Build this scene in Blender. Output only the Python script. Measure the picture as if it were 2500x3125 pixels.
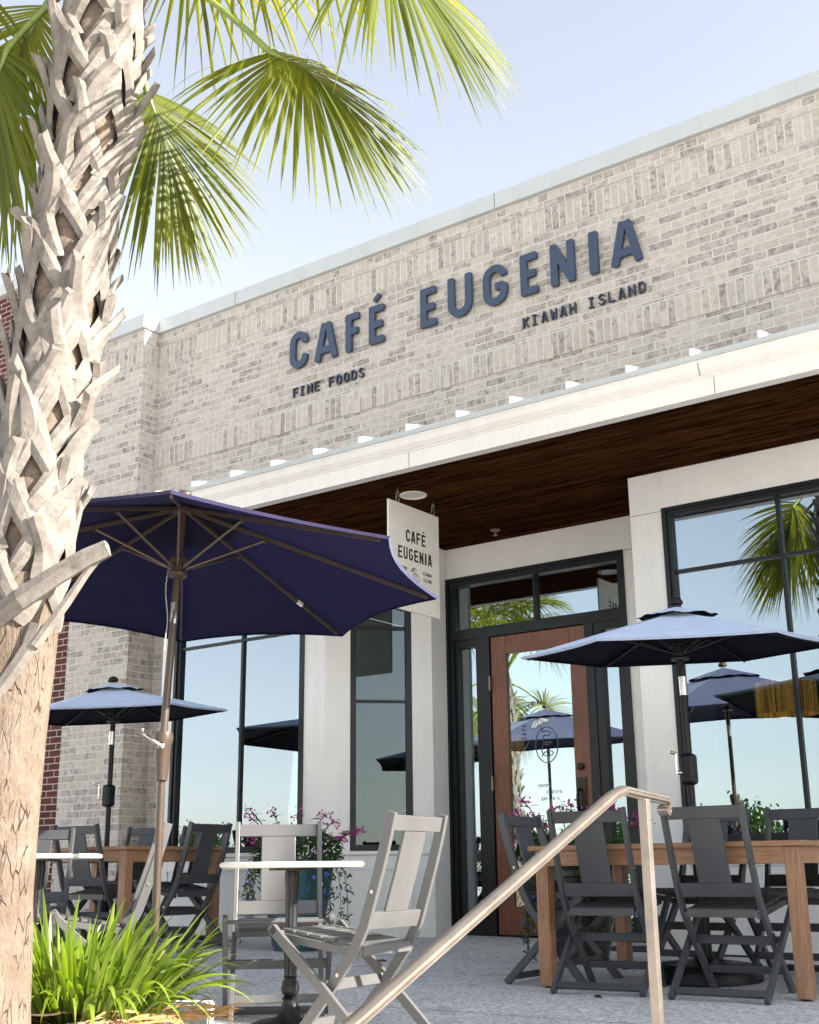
import bpy, bmesh, math, random
import numpy as np
from mathutils import Vector, Matrix, noise
from mathutils.geometry import tessellate_polygon
R = math.radians
SC = bpy.context.scene
COL = SC.collection
for o in list(bpy.data.objects):
    bpy.data.objects.remove(o)
RNG = random.Random(7)

# ------------------------------------------------------------------ camera, sky, sun, exposure
TILT, ROLL, YAW, FPX = R(16.33), R(-0.63), R(36.05), 3729.0
CAM_Z = 0.54
cam_d = bpy.data.cameras.new('camera')
cam = bpy.data.objects.new('camera', cam_d); COL.objects.link(cam)
cam_d.sensor_fit = 'HORIZONTAL'; cam_d.sensor_width = 24.0
cam_d.lens = FPX / 2500.0 * 24.0
cam_d.clip_start = 0.05; cam_d.clip_end = 2000
_fw0 = Vector((-math.sin(YAW), math.cos(YAW), 0)); _rt0 = Vector((math.cos(YAW), math.sin(YAW), 0)); _up0 = Vector((0, 0, 1))
_fw = _fw0 * math.cos(TILT) + _up0 * math.sin(TILT); _u = _up0 * math.cos(TILT) - _fw0 * math.sin(TILT)
_r2 = _rt0 * math.cos(ROLL) + _u * math.sin(ROLL); _u2 = _u * math.cos(ROLL) - _rt0 * math.sin(ROLL)
_m = Matrix((( _r2.x, _u2.x, -_fw.x, 0), (_r2.y, _u2.y, -_fw.y, 0), (_r2.z, _u2.z, -_fw.z, CAM_Z), (0, 0, 0, 1)))
cam.matrix_world = _m
SC.camera = cam

SUN_EL = 28.0
SUN_AZ = Vector((0.968, 0.250, 0)).normalized()
world = bpy.data.worlds.new('World'); SC.world = world; world.use_nodes = True
_nt = world.node_tree
_bg = _nt.nodes['Background']; _sky = _nt.nodes.new('ShaderNodeTexSky'); _sky.sky_type = 'NISHITA'
_sky.sun_disc = False; _sky.sun_elevation = R(SUN_EL)
_sky.sun_rotation = math.atan2(SUN_AZ.x, SUN_AZ.y)
_sky.air_density = 1.0; _sky.dust_density = 0.8; _sky.ozone_density = 1.0; _sky.altitude = 0
_hs = _nt.nodes.new('ShaderNodeHueSaturation'); _hs.inputs['Saturation'].default_value = 0.42; _hs.inputs['Hue'].default_value = 0.507
_nt.links.new(_sky.outputs[0], _hs.inputs['Color']); _nt.links.new(_hs.outputs[0], _bg.inputs[0]); _bg.inputs[1].default_value = 0.10
sun_d = bpy.data.lights.new('sun', 'SUN'); sun_d.energy = 5.0; sun_d.angle = R(0.53); sun_d.color = (1.0, 0.93, 0.82)
sun = bpy.data.objects.new('sun', sun_d); COL.objects.link(sun)
_sv = SUN_AZ * math.cos(R(SUN_EL)) + Vector((0, 0, math.sin(R(SUN_EL))))
sun.rotation_euler = (-_sv).to_track_quat('-Z', 'Y').to_euler()
vs = SC.view_settings
vs.view_transform = 'Standard'; vs.look = 'None'; vs.gamma = 1.0; vs.use_curve_mapping = False
vs.exposure = 1.95

# ------------------------------------------------------------------ materials
def _new(name):
    m = bpy.data.materials.new(name); m.use_nodes = True
    nt = m.node_tree
    return m, nt, nt.nodes['Principled BSDF']
def _n(nt, t, **kw):
    n = nt.nodes.new(t)
    for k, v in kw.items(): setattr(n, k, v)
    return n
def _coord(nt, obj=False):
    if obj:
        return _n(nt, 'ShaderNodeTexCoord').outputs['Object']
    return _n(nt, 'ShaderNodeNewGeometry').outputs['Position']
def _ramp(nt, fac, stops):
    r = _n(nt, 'ShaderNodeValToRGB'); nt.links.new(fac, r.inputs[0])
    el = r.color_ramp.elements
    while len(el) < len(stops): el.new(0.5)
    for e, (p, c) in zip(el, stops):
        e.position = p; e.color = (*c, 1) if len(c) == 3 else c
    return r.outputs[0]
def _noise(nt, vec, scale, detail=4, rough=0.55, mapscale=None):
    if mapscale:
        mp = _n(nt, 'ShaderNodeMapping'); nt.links.new(vec, mp.inputs[0]); mp.inputs['Scale'].default_value = mapscale; vec = mp.outputs[0]
    t = _n(nt, 'ShaderNodeTexNoise'); nt.links.new(vec, t.inputs['Vector'])
    t.inputs['Scale'].default_value = scale; t.inputs['Detail'].default_value = detail; t.inputs['Roughness'].default_value = rough
    return t.outputs[0]
def _mix(nt, fac, a, b, mode='MIX'):
    x = _n(nt, 'ShaderNodeMix', data_type='RGBA', blend_type=mode)
    for s, v in ((0, fac), (6, a), (7, b)):
        if isinstance(v, (int, float)): x.inputs[s].default_value = v
        elif isinstance(v, tuple): x.inputs[s].default_value = (*v, 1)
        else: nt.links.new(v, x.inputs[s])
    return x.outputs[2]
def _bump(nt, bsdf, h, strength, dist=0.01):
    b = _n(nt, 'ShaderNodeBump'); b.inputs['Strength'].default_value = strength; b.inputs['Distance'].default_value = dist
    nt.links.new(h, b.inputs['Height']); nt.links.new(b.outputs[0], bsdf.inputs['Normal'])
def plain(name, c, rough=0.5, metal=0.0, var=0.15, scale=6, bump=0.0, bscale=60, spec=0.5, obj=True, mapscale=None, streak=0.0):
    m, nt, b = _new(name)
    v = _coord(nt, obj)
    f = _noise(nt, v, scale, 5, 0.6, mapscale)
    lo = tuple(max(0, x * (1 - var)) for x in c); hi = tuple(min(1, x * (1 + var)) for x in c)
    col = _ramp(nt, f, [(0.3, lo), (0.7, hi)])
    if streak:
        st = _ramp(nt, _noise(nt, v, 9, 5, 0.65, (1, 1, 0.10)), [(0.48, (0, 0, 0)), (0.75, (streak, streak, streak))])
        dirt = _ramp(nt, _noise(nt, v, 1.6, 6, 0.7), [(0.5, (0, 0, 0)), (0.8, (streak, streak, streak))])
        col = _mix(nt, st, col, tuple(x * 0.62 for x in c)); col = _mix(nt, dirt, col, (c[0] * 0.72, c[1] * 0.68, c[2] * 0.62))
    nt.links.new(col, b.inputs['Base Color'])
    r = _n(nt, 'ShaderNodeMapRange'); nt.links.new(f, r.inputs[0]); r.inputs[3].default_value = max(0.02, rough - 0.08); r.inputs[4].default_value = min(1, rough + 0.08)
    nt.links.new(r.outputs[0], b.inputs['Roughness'])
    b.inputs['Metallic'].default_value = metal; b.inputs['Specular IOR Level'].default_value = spec
    if bump: _bump(nt, b, _noise(nt, v, bscale, 3, 0.6, mapscale), bump, 0.004)
    return m

def brick_mat(name, light, dark, mortar, bw, rh, offset=0.5, z0=0.0, x0=0.0, mort=0.0058, blot=0.68, msmooth=0.15, freq=1.0):
    m, nt, b = _new(name)
    p = _coord(nt)
    sx = _n(nt, 'ShaderNodeSeparateXYZ'); nt.links.new(p, sx.inputs[0])
    ad = _n(nt, 'ShaderNodeMath', operation='ADD'); nt.links.new(sx.outputs[0], ad.inputs[0]); nt.links.new(sx.outputs[1], ad.inputs[1])
    a2 = _n(nt, 'ShaderNodeMath', operation='ADD'); nt.links.new(ad.outputs[0], a2.inputs[0]); a2.inputs[1].default_value = 40.0 + x0
    a3 = _n(nt, 'ShaderNodeMath', operation='SUBTRACT'); nt.links.new(sx.outputs[2], a3.inputs[0]); a3.inputs[1].default_value = z0 - 40 * rh
    cb = _n(nt, 'ShaderNodeCombineXYZ'); nt.links.new(a2.outputs[0], cb.inputs[0]); nt.links.new(a3.outputs[0], cb.inputs[1])
    # a little wobble so that the courses are not ruler-straight
    wn = _n(nt, 'ShaderNodeTexNoise'); nt.links.new(p, wn.inputs['Vector']); wn.inputs['Scale'].default_value = 9
    wv = _n(nt, 'ShaderNodeVectorMath', operation='SCALE'); nt.links.new(wn.outputs[1], wv.inputs[0]); wv.inputs['Scale'].default_value = 0.008
    wa = _n(nt, 'ShaderNodeVectorMath', operation='ADD'); nt.links.new(cb.outputs[0], wa.inputs[0]); nt.links.new(wv.outputs[0], wa.inputs[1])
    t = _n(nt, 'ShaderNodeTexBrick'); nt.links.new(wa.outputs[0], t.inputs['Vector'])
    t.offset = offset; t.offset_frequency = 2
    for k, v in (('Scale', 1.0), ('Mortar Size', mort), ('Mortar Smooth', msmooth), ('Bias', 0.0), ('Brick Width', bw), ('Row Height', rh)): t.inputs[k].default_value = v
    t.inputs['Color1'].default_value = (0, 0, 0, 1); t.inputs['Color2'].default_value = (1, 1, 1, 1); t.inputs['Mortar'].default_value = (0.5, 0.5, 0.5, 1)
    base = _ramp(nt, t.outputs[0], [(0.0, tuple(0.5 * a + 0.5 * q for a, q in zip(dark, light))), (0.18, tuple(0.25 * a + 0.75 * q for a, q in zip(dark, light))), (0.5, light), (0.8, tuple(min(1, q * 1.06) for q in light)), (1.0, tuple(0.86 * q for q in light))])
    n1 = _noise(nt, p, 21 * freq, 8, 0.80)
    n2 = _noise(nt, p, 90 * freq, 4, 0.7)
    blo = _ramp(nt, n1, [(0.505, (0, 0, 0)), (0.565, (1, 1, 1))])
    # blotches sit more on some bricks than on others
    mod = _n(nt, 'ShaderNodeMath', operation='MULTIPLY'); nt.links.new(blo, mod.inputs[0])
    br = _ramp(nt, t.outputs[0], [(0.0, (1, 1, 1)), (0.35, (0.9, 0.9, 0.9)), (0.6, (0.35, 0.35, 0.35)), (1, (0.15, 0.15, 0.15))]); nt.links.new(br, mod.inputs[1])
    mb = _n(nt, 'ShaderNodeMath', operation='MULTIPLY'); nt.links.new(mod.outputs[0], mb.inputs[0]); mb.inputs[1].default_value = blot
    c1 = _mix(nt, mb.outputs[0], base, tuple(x * 0.6 for x in dark))
    sp = _ramp(nt, n2, [(0.62, (0, 0, 0)), (0.70, (1, 1, 1))])
    sm = _n(nt, 'ShaderNodeMath', operation='MULTIPLY'); nt.links.new(sp, sm.inputs[0]); sm.inputs[1].default_value = 0.5 * blot
    c1b = _mix(nt, sm.outputs[0], c1, tuple(x * 0.3 for x in dark))
    chalk = _ramp(nt, _noise(nt, p, 14, 5, 0.65), [(0.5, (0, 0, 0)), (0.8, (0.75, 0.75, 0.75))])
    c2 = _mix(nt, chalk, c1b, tuple(min(1, x * 1.05) for x in mortar)) if blot > 0.4 else c1b
    mt = _mix(nt, _noise(nt, p, 40, 4), tuple(x * 0.86 for x in mortar), mortar)
    c3 = _mix(nt, t.outputs[1], c2, mt)
    nt.links.new(c3, b.inputs['Base Color']); b.inputs['Roughness'].default_value = 0.88; b.inputs['Specular IOR Level'].default_value = 0.25
    inv = _n(nt, 'ShaderNodeMath', operation='MULTIPLY_ADD'); nt.links.new(t.outputs[1], inv.inputs[0]); inv.inputs[1].default_value = -1.0; nt.links.new(n2, inv.inputs[2])
    _bump(nt, b, inv.outputs[0], 0.75, 0.009)
    return m

LB, DB, MO = (0.52, 0.462, 0.40), (0.23, 0.20, 0.18), (0.67, 0.645, 0.61)
M = {}
M['brick'] = brick_mat('whitewashed_brick', LB, DB, MO, 0.2032, 0.0677, z0=5.587)
M['brick_grey'] = brick_mat('greyer_brick', (0.46, 0.41, 0.36), (0.24, 0.21, 0.19), (0.58, 0.56, 0.53), 0.2032, 0.0677, z0=5.587)
M['header'] = brick_mat('header_course_brick', LB, DB, MO, 0.1016, 0.074, z0=5.872)
M['stretcher'] = brick_mat('stretcher_course_brick', LB, DB, MO, 0.2032, 0.063, z0=5.809)
M['soldier'] = brick_mat('soldier_course_brick', LB, DB, MO, 0.0677, 0.222, offset=0.0, z0=5.587)
M['soldier_low'] = brick_mat('lower_soldier_brick', LB, DB, MO, 0.0677, 0.212, offset=0.0, z0=4.468)
M['red_brick'] = brick_mat('red_brick', (0.115, 0.034, 0.024), (0.045, 0.016, 0.013), (0.48, 0.43, 0.39), 0.2032, 0.0677, z0=0, blot=0.25)
M['coping'] = plain('painted_coping_metal', (0.49, 0.515, 0.51), 0.45, 0.0, 0.05, 3, streak=0.15)
M['white'] = plain('white_trim_paint', (0.80, 0.785, 0.755), 0.55, 0, 0.03, 5, 0.05, 120, streak=0.16)
M['fascia'] = plain('cream_fascia_paint', (0.80, 0.765, 0.71), 0.5, 0, 0.03, 2, 0.05, 90, streak=0.22)
M['frame'] = plain('black_window_frame', (0.009, 0.011, 0.013), 0.35, 0, 0.15, 8, spec=0.3)
M['letters'] = plain('navy_letter_paint', (0.034, 0.055, 0.098), 0.45, 0, 0.08, 20, 0.06, 300)
M['letters_small'] = plain('dark_letter_paint', (0.026, 0.036, 0.058), 0.45, 0, 0.1, 20)
M['black'] = plain('black_powder_coat', (0.007, 0.0075, 0.009), 0.4, 0, 0.2, 12, spec=0.25)
M['ink'] = plain('black_sign_ink', (0.012, 0.014, 0.02), 0.6, 0, 0.1, 12)
M['sign_board'] = plain('cream_sign_board', (0.74, 0.71, 0.64), 0.6, 0, 0.04, 6, 0.04, 200)
M['chair'] = plain('charcoal_chair_paint', (0.052, 0.054, 0.059), 0.36, 0, 0.14, 5, 0.12, 160, spec=0.5, mapscale=(1, 1, 0.15))
M['chair_sunlit'] = plain('sunlit_chair_paint', (0.100, 0.099, 0.099), 0.36, 0, 0.12, 5, 0.12, 160, spec=0.5, mapscale=(1, 1, 0.15))  # same charcoal paint, sunlight put into the colour of the sunlit chairs
M['steel'] = plain('bright_steel', (0.62, 0.60, 0.57), 0.28, 1.0, 0.08, 20)
M['bronze'] = plain('bronze_pole_paint', (0.085, 0.06, 0.045), 0.34, 0.25, 0.1, 10)
M['rail'] = plain('weathered_handrail_metal', (0.26, 0.225, 0.195), 0.30, 0.6, 0.18, 9, 0.1, 60)
M['iron'] = plain('black_cast_iron', (0.02, 0.02, 0.021), 0.38, 0.3, 0.3, 25, 0.25, 90)
M['table_white'] = plain('pale_table_top', (0.78, 0.74, 0.68), 0.4, 0, 0.05, 8)
M['dark_brown'] = plain('dark_old_bronze', (0.035, 0.028, 0.022), 0.4, 0.6, 0.2, 20)
M['mulch'] = plain('pine_straw_mulch', (0.115, 0.062, 0.034), 0.95, 0, 0.75, 30, 0.9, 70, obj=False)
M['curb'] = plain('rough_concrete_curb', (0.52, 0.48, 0.43), 0.9, 0, 0.25, 30, 0.6, 110)
M['bottle'] = plain('dark_glass_bottle', (0.05, 0.045, 0.02), 0.12, 0, 0.6, 14)
M['interior_wall'] = plain('sage_green_interior', (0.085, 0.14, 0.095), 0.8, 0, 0.06, 3)
M['interior_dark'] = plain('dark_interior', (0.035, 0.03, 0.026), 0.7, 0, 0.2, 3)
M['plate'] = plain('weep_plate_paint', (0.50, 0.455, 0.40), 0.6, 0, 0.06, 6)
M['chain'] = plain('small_chain_metal', (0.30, 0.26, 0.22), 0.35, 0.9, 0.2, 30)
M['petal_pink'] = plain('magenta_petals', (0.33, 0.012, 0.20), 0.6, 0, 0.35, 40)
M['petal_blue'] = plain('blue_petals', (0.10, 0.09, 0.42), 0.6, 0, 0.3, 40)
M['seam'] = plain('galvanised_roof_seam', (0.62, 0.63, 0.62), 0.4, 0.0, 0.05, 4)
M['dead_leaf'] = plain('dark_dead_leaf', (0.07, 0.04, 0.022), 0.8, 0, 0.3, 20)
M['blade_brown'] = plain('dried_leaf', (0.36, 0.20, 0.075), 0.8, 0, 0.35, 20)

def wood_mat(name, a, b_, scale=(1, 14, 14), rough=0.5, grain=9, bump=0.15, obj=True):
    m, nt, b = _new(name)
    v = _coord(nt, obj)
    f = _noise(nt, v, grain, 7, 0.65, scale)
    f2 = _noise(nt, v, 2.2, 3, 0.5)
    c = _mix(nt, _ramp(nt, f, [(0.34, (0, 0, 0)), (0.66, (1, 1, 1))]), a, b_)
    c = _mix(nt, _ramp(nt, f2, [(0.35, (0, 0, 0)), (0.75, (0.5, 0.5, 0.5))]), c, tuple(0.55 * x for x in a))
    nt.links.new(c, b.inputs['Base Color']); b.inputs['Roughness'].default_value = rough
    _bump(nt, b, f, bump, 0.003)
    return m
M['table_wood'] = wood_mat('oiled_acacia_wood', (0.24, 0.115, 0.058), (0.42, 0.235, 0.13))
M['table_leg'] = wood_mat('oiled_acacia_leg', (0.25, 0.12, 0.06), (0.43, 0.24, 0.135), (14, 14, 1))
M['door_wood'] = wood_mat('stained_mahogany', (0.13, 0.040, 0.018), (0.25, 0.085, 0.040), (14, 14, 0.9), 0.42)

def soffit_mat():
    m, nt, b = _new('stained_soffit_boards')
    p = _coord(nt)
    sx = _n(nt, 'ShaderNodeSeparateXYZ'); nt.links.new(p, sx.inputs[0])
    dv = _n(nt, 'ShaderNodeMath', operation='DIVIDE'); nt.links.new(sx.outputs[1], dv.inputs[0]); dv.inputs[1].default_value = 0.085
    fl = _n(nt, 'ShaderNodeMath', operation='FLOOR'); nt.links.new(dv.outputs[0], fl.inputs[0])
    fr = _n(nt, 'ShaderNodeMath', operation='FRACT'); nt.links.new(dv.outputs[0], fr.inputs[0])
    cb = _n(nt, 'ShaderNodeCombineXYZ'); nt.links.new(fl.outputs[0], cb.inputs[1])
    wn = _n(nt, 'ShaderNodeTexWhiteNoise', noise_dimensions='1D'); nt.links.new(fl.outputs[0], wn.inputs['W'])
    av = _n(nt, 'ShaderNodeVectorMath', operation='MULTIPLY_ADD'); nt.links.new(wn.outputs['Color'], av.inputs[0]); av.inputs[1].default_value = (30, 0, 0); nt.links.new(p, av.inputs[2])
    g = _noise(nt, av.outputs[0], 5.5, 7, 0.68, (0.55, 9, 9))
    c = _mix(nt, _ramp(nt, g, [(0.36, (0, 0, 0)), (0.66, (1, 1, 1))]), (0.005, 0.0022, 0.001), (0.085, 0.033, 0.012))
    tone = _n(nt, 'ShaderNodeMapRange'); nt.links.new(wn.outputs['Value'], tone.inputs[0]); tone.inputs[3].default_value = 0.65; tone.inputs[4].default_value = 1.35
    cs = _n(nt, 'ShaderNodeVectorMath', operation='SCALE'); nt.links.new(c, cs.inputs[0]); nt.links.new(tone.outputs[0], cs.inputs['Scale'])
    gr = _ramp(nt, fr.outputs[0], [(0.0, (0, 0, 0)), (0.05, (1, 1, 1)), (0.95, (1, 1, 1)), (1.0, (0, 0, 0))])
    c2 = _mix(nt, gr, (0.006, 0.004, 0.003), cs.outputs[0])
    nt.links.new(c2, b.inputs['Base Color']); b.inputs['Roughness'].default_value = 0.55; b.inputs['Specular IOR Level'].default_value = 0.0
    mu = _n(nt, 'ShaderNodeMath', operation='MULTIPLY_ADD'); nt.links.new(g, mu.inputs[0]); mu.inputs[1].default_value = 0.2; nt.links.new(gr, mu.inputs[2])
    _bump(nt, b, mu.outputs[0], 0.5, 0.006)
    return m
M['soffit'] = soffit_mat()

def glass_mat(name, refl, tint, tcol=(0.58, 0.66, 0.62)):
    m, nt, b = _new(name); nt.nodes.remove(b)
    out = nt.nodes['Material Output']
    lw = _n(nt, 'ShaderNodeFresnel'); lw.inputs['IOR'].default_value = 1.5
    mr = _n(nt, 'ShaderNodeMapRange'); nt.links.new(lw.outputs[0], mr.inputs[0]); mr.inputs[1].default_value = 0.0; mr.inputs[2].default_value = 1.0
    mr.inputs[3].default_value = refl; mr.inputs[4].default_value = 1.0
    gl = _n(nt, 'ShaderNodeBsdfGlossy'); gl.inputs['Roughness'].default_value = 0.0; gl.inputs['Color'].default_value = (*tint, 1)
    tr = _n(nt, 'ShaderNodeBsdfTransparent'); tr.inputs['Color'].default_value = (*tcol, 1)
    # panes are never perfectly flat: long waves bend the reflections
    p = _coord(nt)
    bp = _n(nt, 'ShaderNodeBump'); bp.inputs['Strength'].default_value = 0.012; bp.inputs['Distance'].default_value = 0.02
    nt.links.new(_noise(nt, p, 0.9, 1, 0.4), bp.inputs['Height']); nt.links.new(bp.outputs[0], gl.inputs['Normal'])
    mx = _n(nt, 'ShaderNodeMixShader'); nt.links.new(mr.outputs[0], mx.inputs[0]); nt.links.new(tr.outputs[0], mx.inputs[1]); nt.links.new(gl.outputs[0], mx.inputs[2])
    nt.links.new(mx.outputs[0], out.inputs[0])
    return m
M['glass'] = glass_mat('window_glass', 0.27, (0.84, 0.93, 1.0))
M['door_glass'] = glass_mat('door_glass', 0.36, (0.86, 0.98, 1.0))
M['side_glass'] = glass_mat('shaded_side_glass', 0.03, (0.85, 0.95, 1.0))

def fabric_mat(name, c, outer, trans, sheen=0.3):
    """woven canvas: sky light is put into the paler outer colour, shade into the inner"""
    m, nt, b = _new(name)
    out = nt.nodes['Material Output']
    v = _coord(nt, True)
    f = _noise(nt, v, 5, 6, 0.62); wv = _noise(nt, v, 700, 2, 0.5)
    ge = _n(nt, 'ShaderNodeNewGeometry')
    fac = ge.outputs['Backfacing']
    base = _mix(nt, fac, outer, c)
    col = _mix(nt, _ramp(nt, f, [(0.3, (0, 0, 0)), (0.7, (0.35, 0.35, 0.35))]), base, (0.0, 0.0, 0.004))
    nt.links.new(col, b.inputs['Base Color']); b.inputs['Roughness'].default_value = 0.8; b.inputs['Specular IOR Level'].default_value = 0.15
    sh = _n(nt, 'ShaderNodeMapRange'); nt.links.new(fac, sh.inputs[0]); sh.inputs[3].default_value = sheen; sh.inputs[4].default_value = 0.0; nt.links.new(sh.outputs[0], b.inputs['Sheen Weight'])
    b.inputs['Sheen Roughness'].default_value = 0.5; b.inputs['Sheen Tint'].default_value = (0.62, 0.76, 1.0, 1)
    wr = _noise(nt, v, 3.2, 3, 0.5)
    wm = _n(nt, 'ShaderNodeMath', operation='MULTIPLY_ADD'); nt.links.new(wr, wm.inputs[0]); wm.inputs[1].default_value = 6.0; nt.links.new(wv, wm.inputs[2])
    _bump(nt, b, wm.outputs[0], 0.4, 0.004)
    tl = _n(nt, 'ShaderNodeBsdfTranslucent'); tl.inputs[0].default_value = (*trans, 1)
    mx = _n(nt, 'ShaderNodeAddShader'); nt.links.new(b.outputs[0], mx.inputs[0]); nt.links.new(tl.outputs[0], mx.inputs[1])
    nt.links.new(mx.outputs[0], out.inputs[0])
    return m
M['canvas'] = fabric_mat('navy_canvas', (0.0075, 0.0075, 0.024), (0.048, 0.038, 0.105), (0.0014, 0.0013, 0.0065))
M['canvas_side'] = fabric_mat('sky_lit_navy_canvas', (0.0045, 0.006, 0.016), (0.42, 0.49, 0.67), (0.0, 0.0, 0.0), 0.9)  # pale outer colour and sheen stand for sky glare on navy cloth

def leaf_mat(name, a, b_, tipc, trans, tip=0.72, rough=0.45):
    m, nt, b = _new(name)
    out = nt.nodes['Material Output']
    at = _n(nt, 'ShaderNodeAttribute', attribute_name='along'); at.attribute_type = 'GEOMETRY'
    rn = _n(nt, 'ShaderNodeAttribute', attribute_name='tone'); rn.attribute_type = 'GEOMETRY'
    p = _coord(nt)
    c = _mix(nt, rn.outputs['Fac'], a, b_)
    nn = _noise(nt, p, 9, 3)
    ad = _n(nt, 'ShaderNodeMath', operation='MULTIPLY_ADD'); nt.links.new(nn, ad.inputs[0]); ad.inputs[1].default_value = 0.5; nt.links.new(at.outputs['Fac'], ad.inputs[2])
    fac = _ramp(nt, ad.outputs[0], [(tip + 0.25, (0, 0, 0)), (min(1.0, tip + 0.45), (1, 1, 1))])
    c = _mix(nt, fac, c, tipc)
    nt.links.new(c, b.inputs['Base Color']); b.inputs['Roughness'].default_value = rough
    tl = _n(nt, 'ShaderNodeBsdfTranslucent')
    tc = _mix(nt, fac, trans, tuple(min(1, x * 1.6) for x in tipc)); nt.links.new(tc, tl.inputs[0])
    mx = _n(nt, 'ShaderNodeMixShader'); mx.inputs[0].default_value = 0.38
    nt.links.new(b.outputs[0], mx.inputs[1]); nt.links.new(tl.outputs[0], mx.inputs[2]); nt.links.new(mx.outputs[0], out.inputs[0])
    return m
M['frond'] = leaf_mat('palm_leaf', (0.028, 0.056, 0.004), (0.100, 0.120, 0.007), (0.40, 0.24, 0.010), (0.50, 0.50, 0.004), tip=0.80)
M['blade'] = leaf_mat('strap_leaf', (0.075, 0.125, 0.010), (0.24, 0.31, 0.055), (0.30, 0.24, 0.05), (0.30, 0.46, 0.015), tip=0.85, rough=0.35)
M['leafy'] = leaf_mat('small_leaf', (0.022, 0.055, 0.014), (0.05, 0.10, 0.025), (0.06, 0.10, 0.02), (0.06, 0.14, 0.02), tip=0.9)
M['stem_green'] = plain('palm_stem_green', (0.17, 0.23, 0.05), 0.45, 0, 0.25, 12)

def boot_mat():
    m, nt, b = _new('old_leaf_base')
    v = _coord(nt)
    f = _noise(nt, v, 11, 8, 0.7); g = _noise(nt, v, 60, 6, 0.7)
    st = _noise(nt, v, 40, 3, 0.6, (1.0, 1.0, 0.16))
    c = _ramp(nt, f, [(0.25, (0.09, 0.076, 0.066)), (0.45, (0.165, 0.147, 0.132)), (0.62, (0.225, 0.205, 0.186)), (0.85, (0.14, 0.124, 0.11))])
    c = _mix(nt, _ramp(nt, g, [(0.56, (0, 0, 0)), (0.7, (0.6, 0.6, 0.6))]), c, (0.17, 0.135, 0.11))
    c = _mix(nt, _ramp(nt, st, [(0.60, (0, 0, 0)), (0.72, (0.55, 0.55, 0.55))]), c, (0.20, 0.155, 0.12))
    nt.links.new(c, b.inputs['Base Color']); b.inputs['Roughness'].default_value = 0.85; b.inputs['Specular IOR Level'].default_value = 0.2
    _bump(nt, b, g, 0.5, 0.006)
    return m
M['boot'] = boot_mat()
def bark_mat():
    m, nt, b = _new('palm_bark')
    v = _coord(nt)
    dn = _n(nt, 'ShaderNodeTexNoise'); nt.links.new(v, dn.inputs['Vector']); dn.inputs['Scale'].default_value = 10
    dv = _n(nt, 'ShaderNodeVectorMath', operation='SCALE'); nt.links.new(dn.outputs[1], dv.inputs[0]); dv.inputs['Scale'].default_value = 0.03
    va = _n(nt, 'ShaderNodeVectorMath', operation='ADD'); nt.links.new(v, va.inputs[0]); nt.links.new(dv.outputs[0], va.inputs[1])
    v2 = va.outputs[0]
    f = _noise(nt, v2, 6, 7, 0.7)
    fine = _noise(nt, v2, 55, 5, 0.7, (1, 1, 0.35))
    vo = _n(nt, 'ShaderNodeTexVoronoi', feature='DISTANCE_TO_EDGE'); mp = _n(nt, 'ShaderNodeMapping'); nt.links.new(v2, mp.inputs[0]); mp.inputs['Scale'].default_value = (1, 1, 0.17)
    nt.links.new(mp.outputs[0], vo.inputs['Vector']); vo.inputs['Scale'].default_value = 36
    crk = _ramp(nt, vo.outputs['Distance'], [(0.0, (0.7, 0.7, 0.7)), (0.04, (0, 0, 0))])
    gate = _ramp(nt, _noise(nt, v2, 13, 3, 0.5), [(0.50, (0, 0, 0)), (0.60, (1, 1, 1))])
    ck = _n(nt, 'ShaderNodeMath', operation='MULTIPLY'); nt.links.new(crk, ck.inputs[0]); nt.links.new(gate, ck.inputs[1])
    c = _ramp(nt, f, [(0.3, (0.12, 0.088, 0.066)), (0.5, (0.18, 0.14, 0.11)), (0.7, (0.225, 0.18, 0.145))])
    c = _mix(nt, _ramp(nt, fine, [(0.5, (0, 0, 0)), (0.72, (0.6, 0.6, 0.6))]), c, (0.17, 0.12, 0.085))
    c = _mix(nt, ck.outputs[0], c, (0.070, 0.046, 0.032))
    nt.links.new(c, b.inputs['Base Color']); b.inputs['Roughness'].default_value = 0.9; b.inputs['Specular IOR Level'].default_value = 0.12
    mu = _n(nt, 'ShaderNodeMath', operation='MULTIPLY_ADD'); nt.links.new(ck.outputs[0], mu.inputs[0]); mu.inputs[1].default_value = -1.2; nt.links.new(fine, mu.inputs[2])
    _bump(nt, b, mu.outputs[0], 0.9, 0.02)
    return m
M['bark'] = bark_mat()
M['fibre'] = plain('brown_trunk_fibre', (0.145, 0.110, 0.085), 0.95, 0, 0.45, 22, 0.9, 120, obj=False)

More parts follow.
